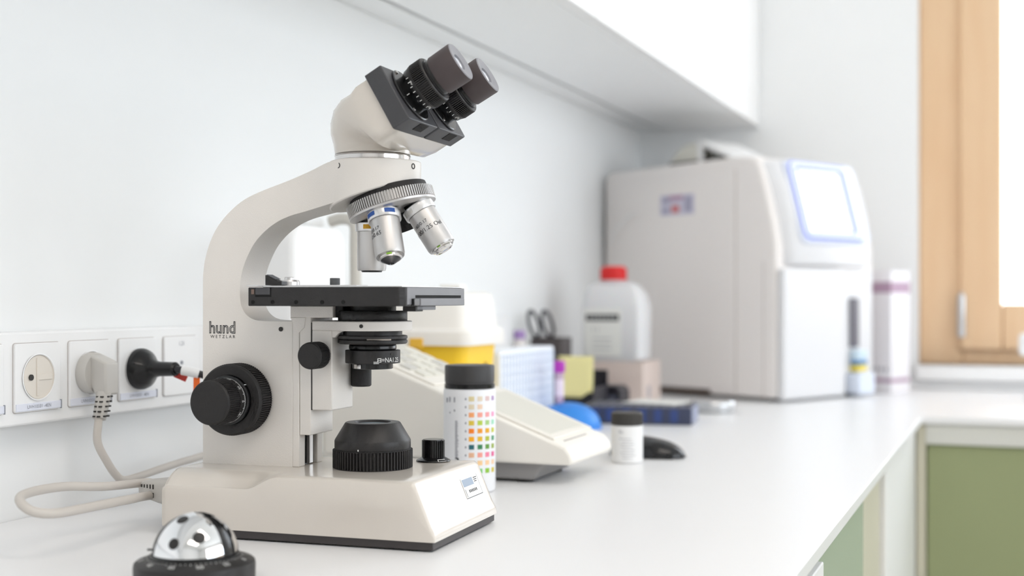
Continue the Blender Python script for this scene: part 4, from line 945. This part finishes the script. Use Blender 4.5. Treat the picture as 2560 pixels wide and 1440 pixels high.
# sticker on the near side
st_ = obj('sticker', MB().box(-.286,-.198,-.0030,-.0021,.352,.392), mat('sticker_lilac', (206, 204, 220), 0.5), ana)
for (a, b, z0, z1) in ((-.280,-.262,.376,.388), (-.222,-.203,.357,.388), (-.280,-.262,.356,.366)):
    obj('sticker_print', MB().box(a, b, -.0034, -.0030, z0, z1), mat('sticker_mauve', (168, 166, 188), 0.5), st_)
obj('sticker_mark', MB().box(-.256,-.236,-.0034,-.0030,.357,.371), mat('sticker_red', (206, 120, 120), 0.5), st_)
obj('sticker_band', MB().box(-.262,-.226,-.0034,-.0030,.382,.389), mat('sticker_plum', (176, 130, 160), 0.5), st_)
obj('hose', MB().tube(spline([(-.42,-.010,.30),(-.40,-.016,.325),(-.37,-.012,.35),(-.345,-.004,.365)]), .002, 8), PVC, ana)
# thermal printer hood on top
t = thing('printer_unit', 'small off-white printer with raised lid on top of the analyser', 'printer', M2 if False else (0.3977 + math.cos(AR)*-.235 - math.sin(AR)*.10, 2.3718 + math.sin(AR)*-.235 + math.cos(AR)*.10, .4525), AR)
obj('printer_base', MB().box(-.075,.055,-.05,.06,0,.010), BLK2, t, 0.002)
obj('printer_shell', MB().prism([(-.073,.009),(.0,.009),(.004,.040),(-.006,.046),(-.036,.042),(-.058,.028)], Y_, X_, Z_, -.05, .06), OFFW2, t, 0.003)
obj('printer_lid', MB().prism([(-.008,.044),(.002,.050),(.012,.048),(.096,.008),(.094,.002),(.006,.038)], Y_, X_, Z_, -.052, .062), CABW, t, 0.002)
obj('lid_side', MB().prism([(.002,.006),(.014,.006),(.012,.044),(.0,.046)], Y_, X_, Z_, -.052, -.046), CABW, t, 0.001)
obj('paper_roll', MB().lathe([(.014,-.03),(.014,.04)], (.034,0,.018), Y_, 28), mat('roll_grey', (170, 170, 164), 0.6), t)
# ------------------------------------------------------------------ carton beside the analyser
CR = R(-28); ca, sa = math.cos(CR), math.sin(CR); CW, CD, CHt = .085, .066, .244
CC = V((.5695, 2.670, 0)) - V((ca, sa, 0))*CW/2 + V((-sa, ca, 0))*CD/2
t = thing('reagent_carton', 'tall white carton with mauve stripes in the corner by the window', 'box', CC, CR)
BXh, BYh = CW/2, CD/2
obj('carton_body', MB().box(-BXh, BXh, -BYh, BYh, 0, CHt), BOXW, t, 0.0015)
for (z0, z1, nm) in ((.200,.222,'upper_stripe'),(.022,.030,'lower_stripe')):
    obj(nm, MB().box(-BXh-.0003, BXh+.0003, -BYh-.0003, BYh+.0003, z0, z1), BOXP, t)
tx = MB()
for k in range(5): tx.box(-.012+k*.010, -.0075+k*.010, -BYh-.0004, -BYh, .044, .052)
obj('carton_lettering', tx, INKG, t, smooth=0)
obj('top_flap', MB().box(-BXh, BXh, -BYh, BYh, CHt, CHt+.0008), BOXW, t)
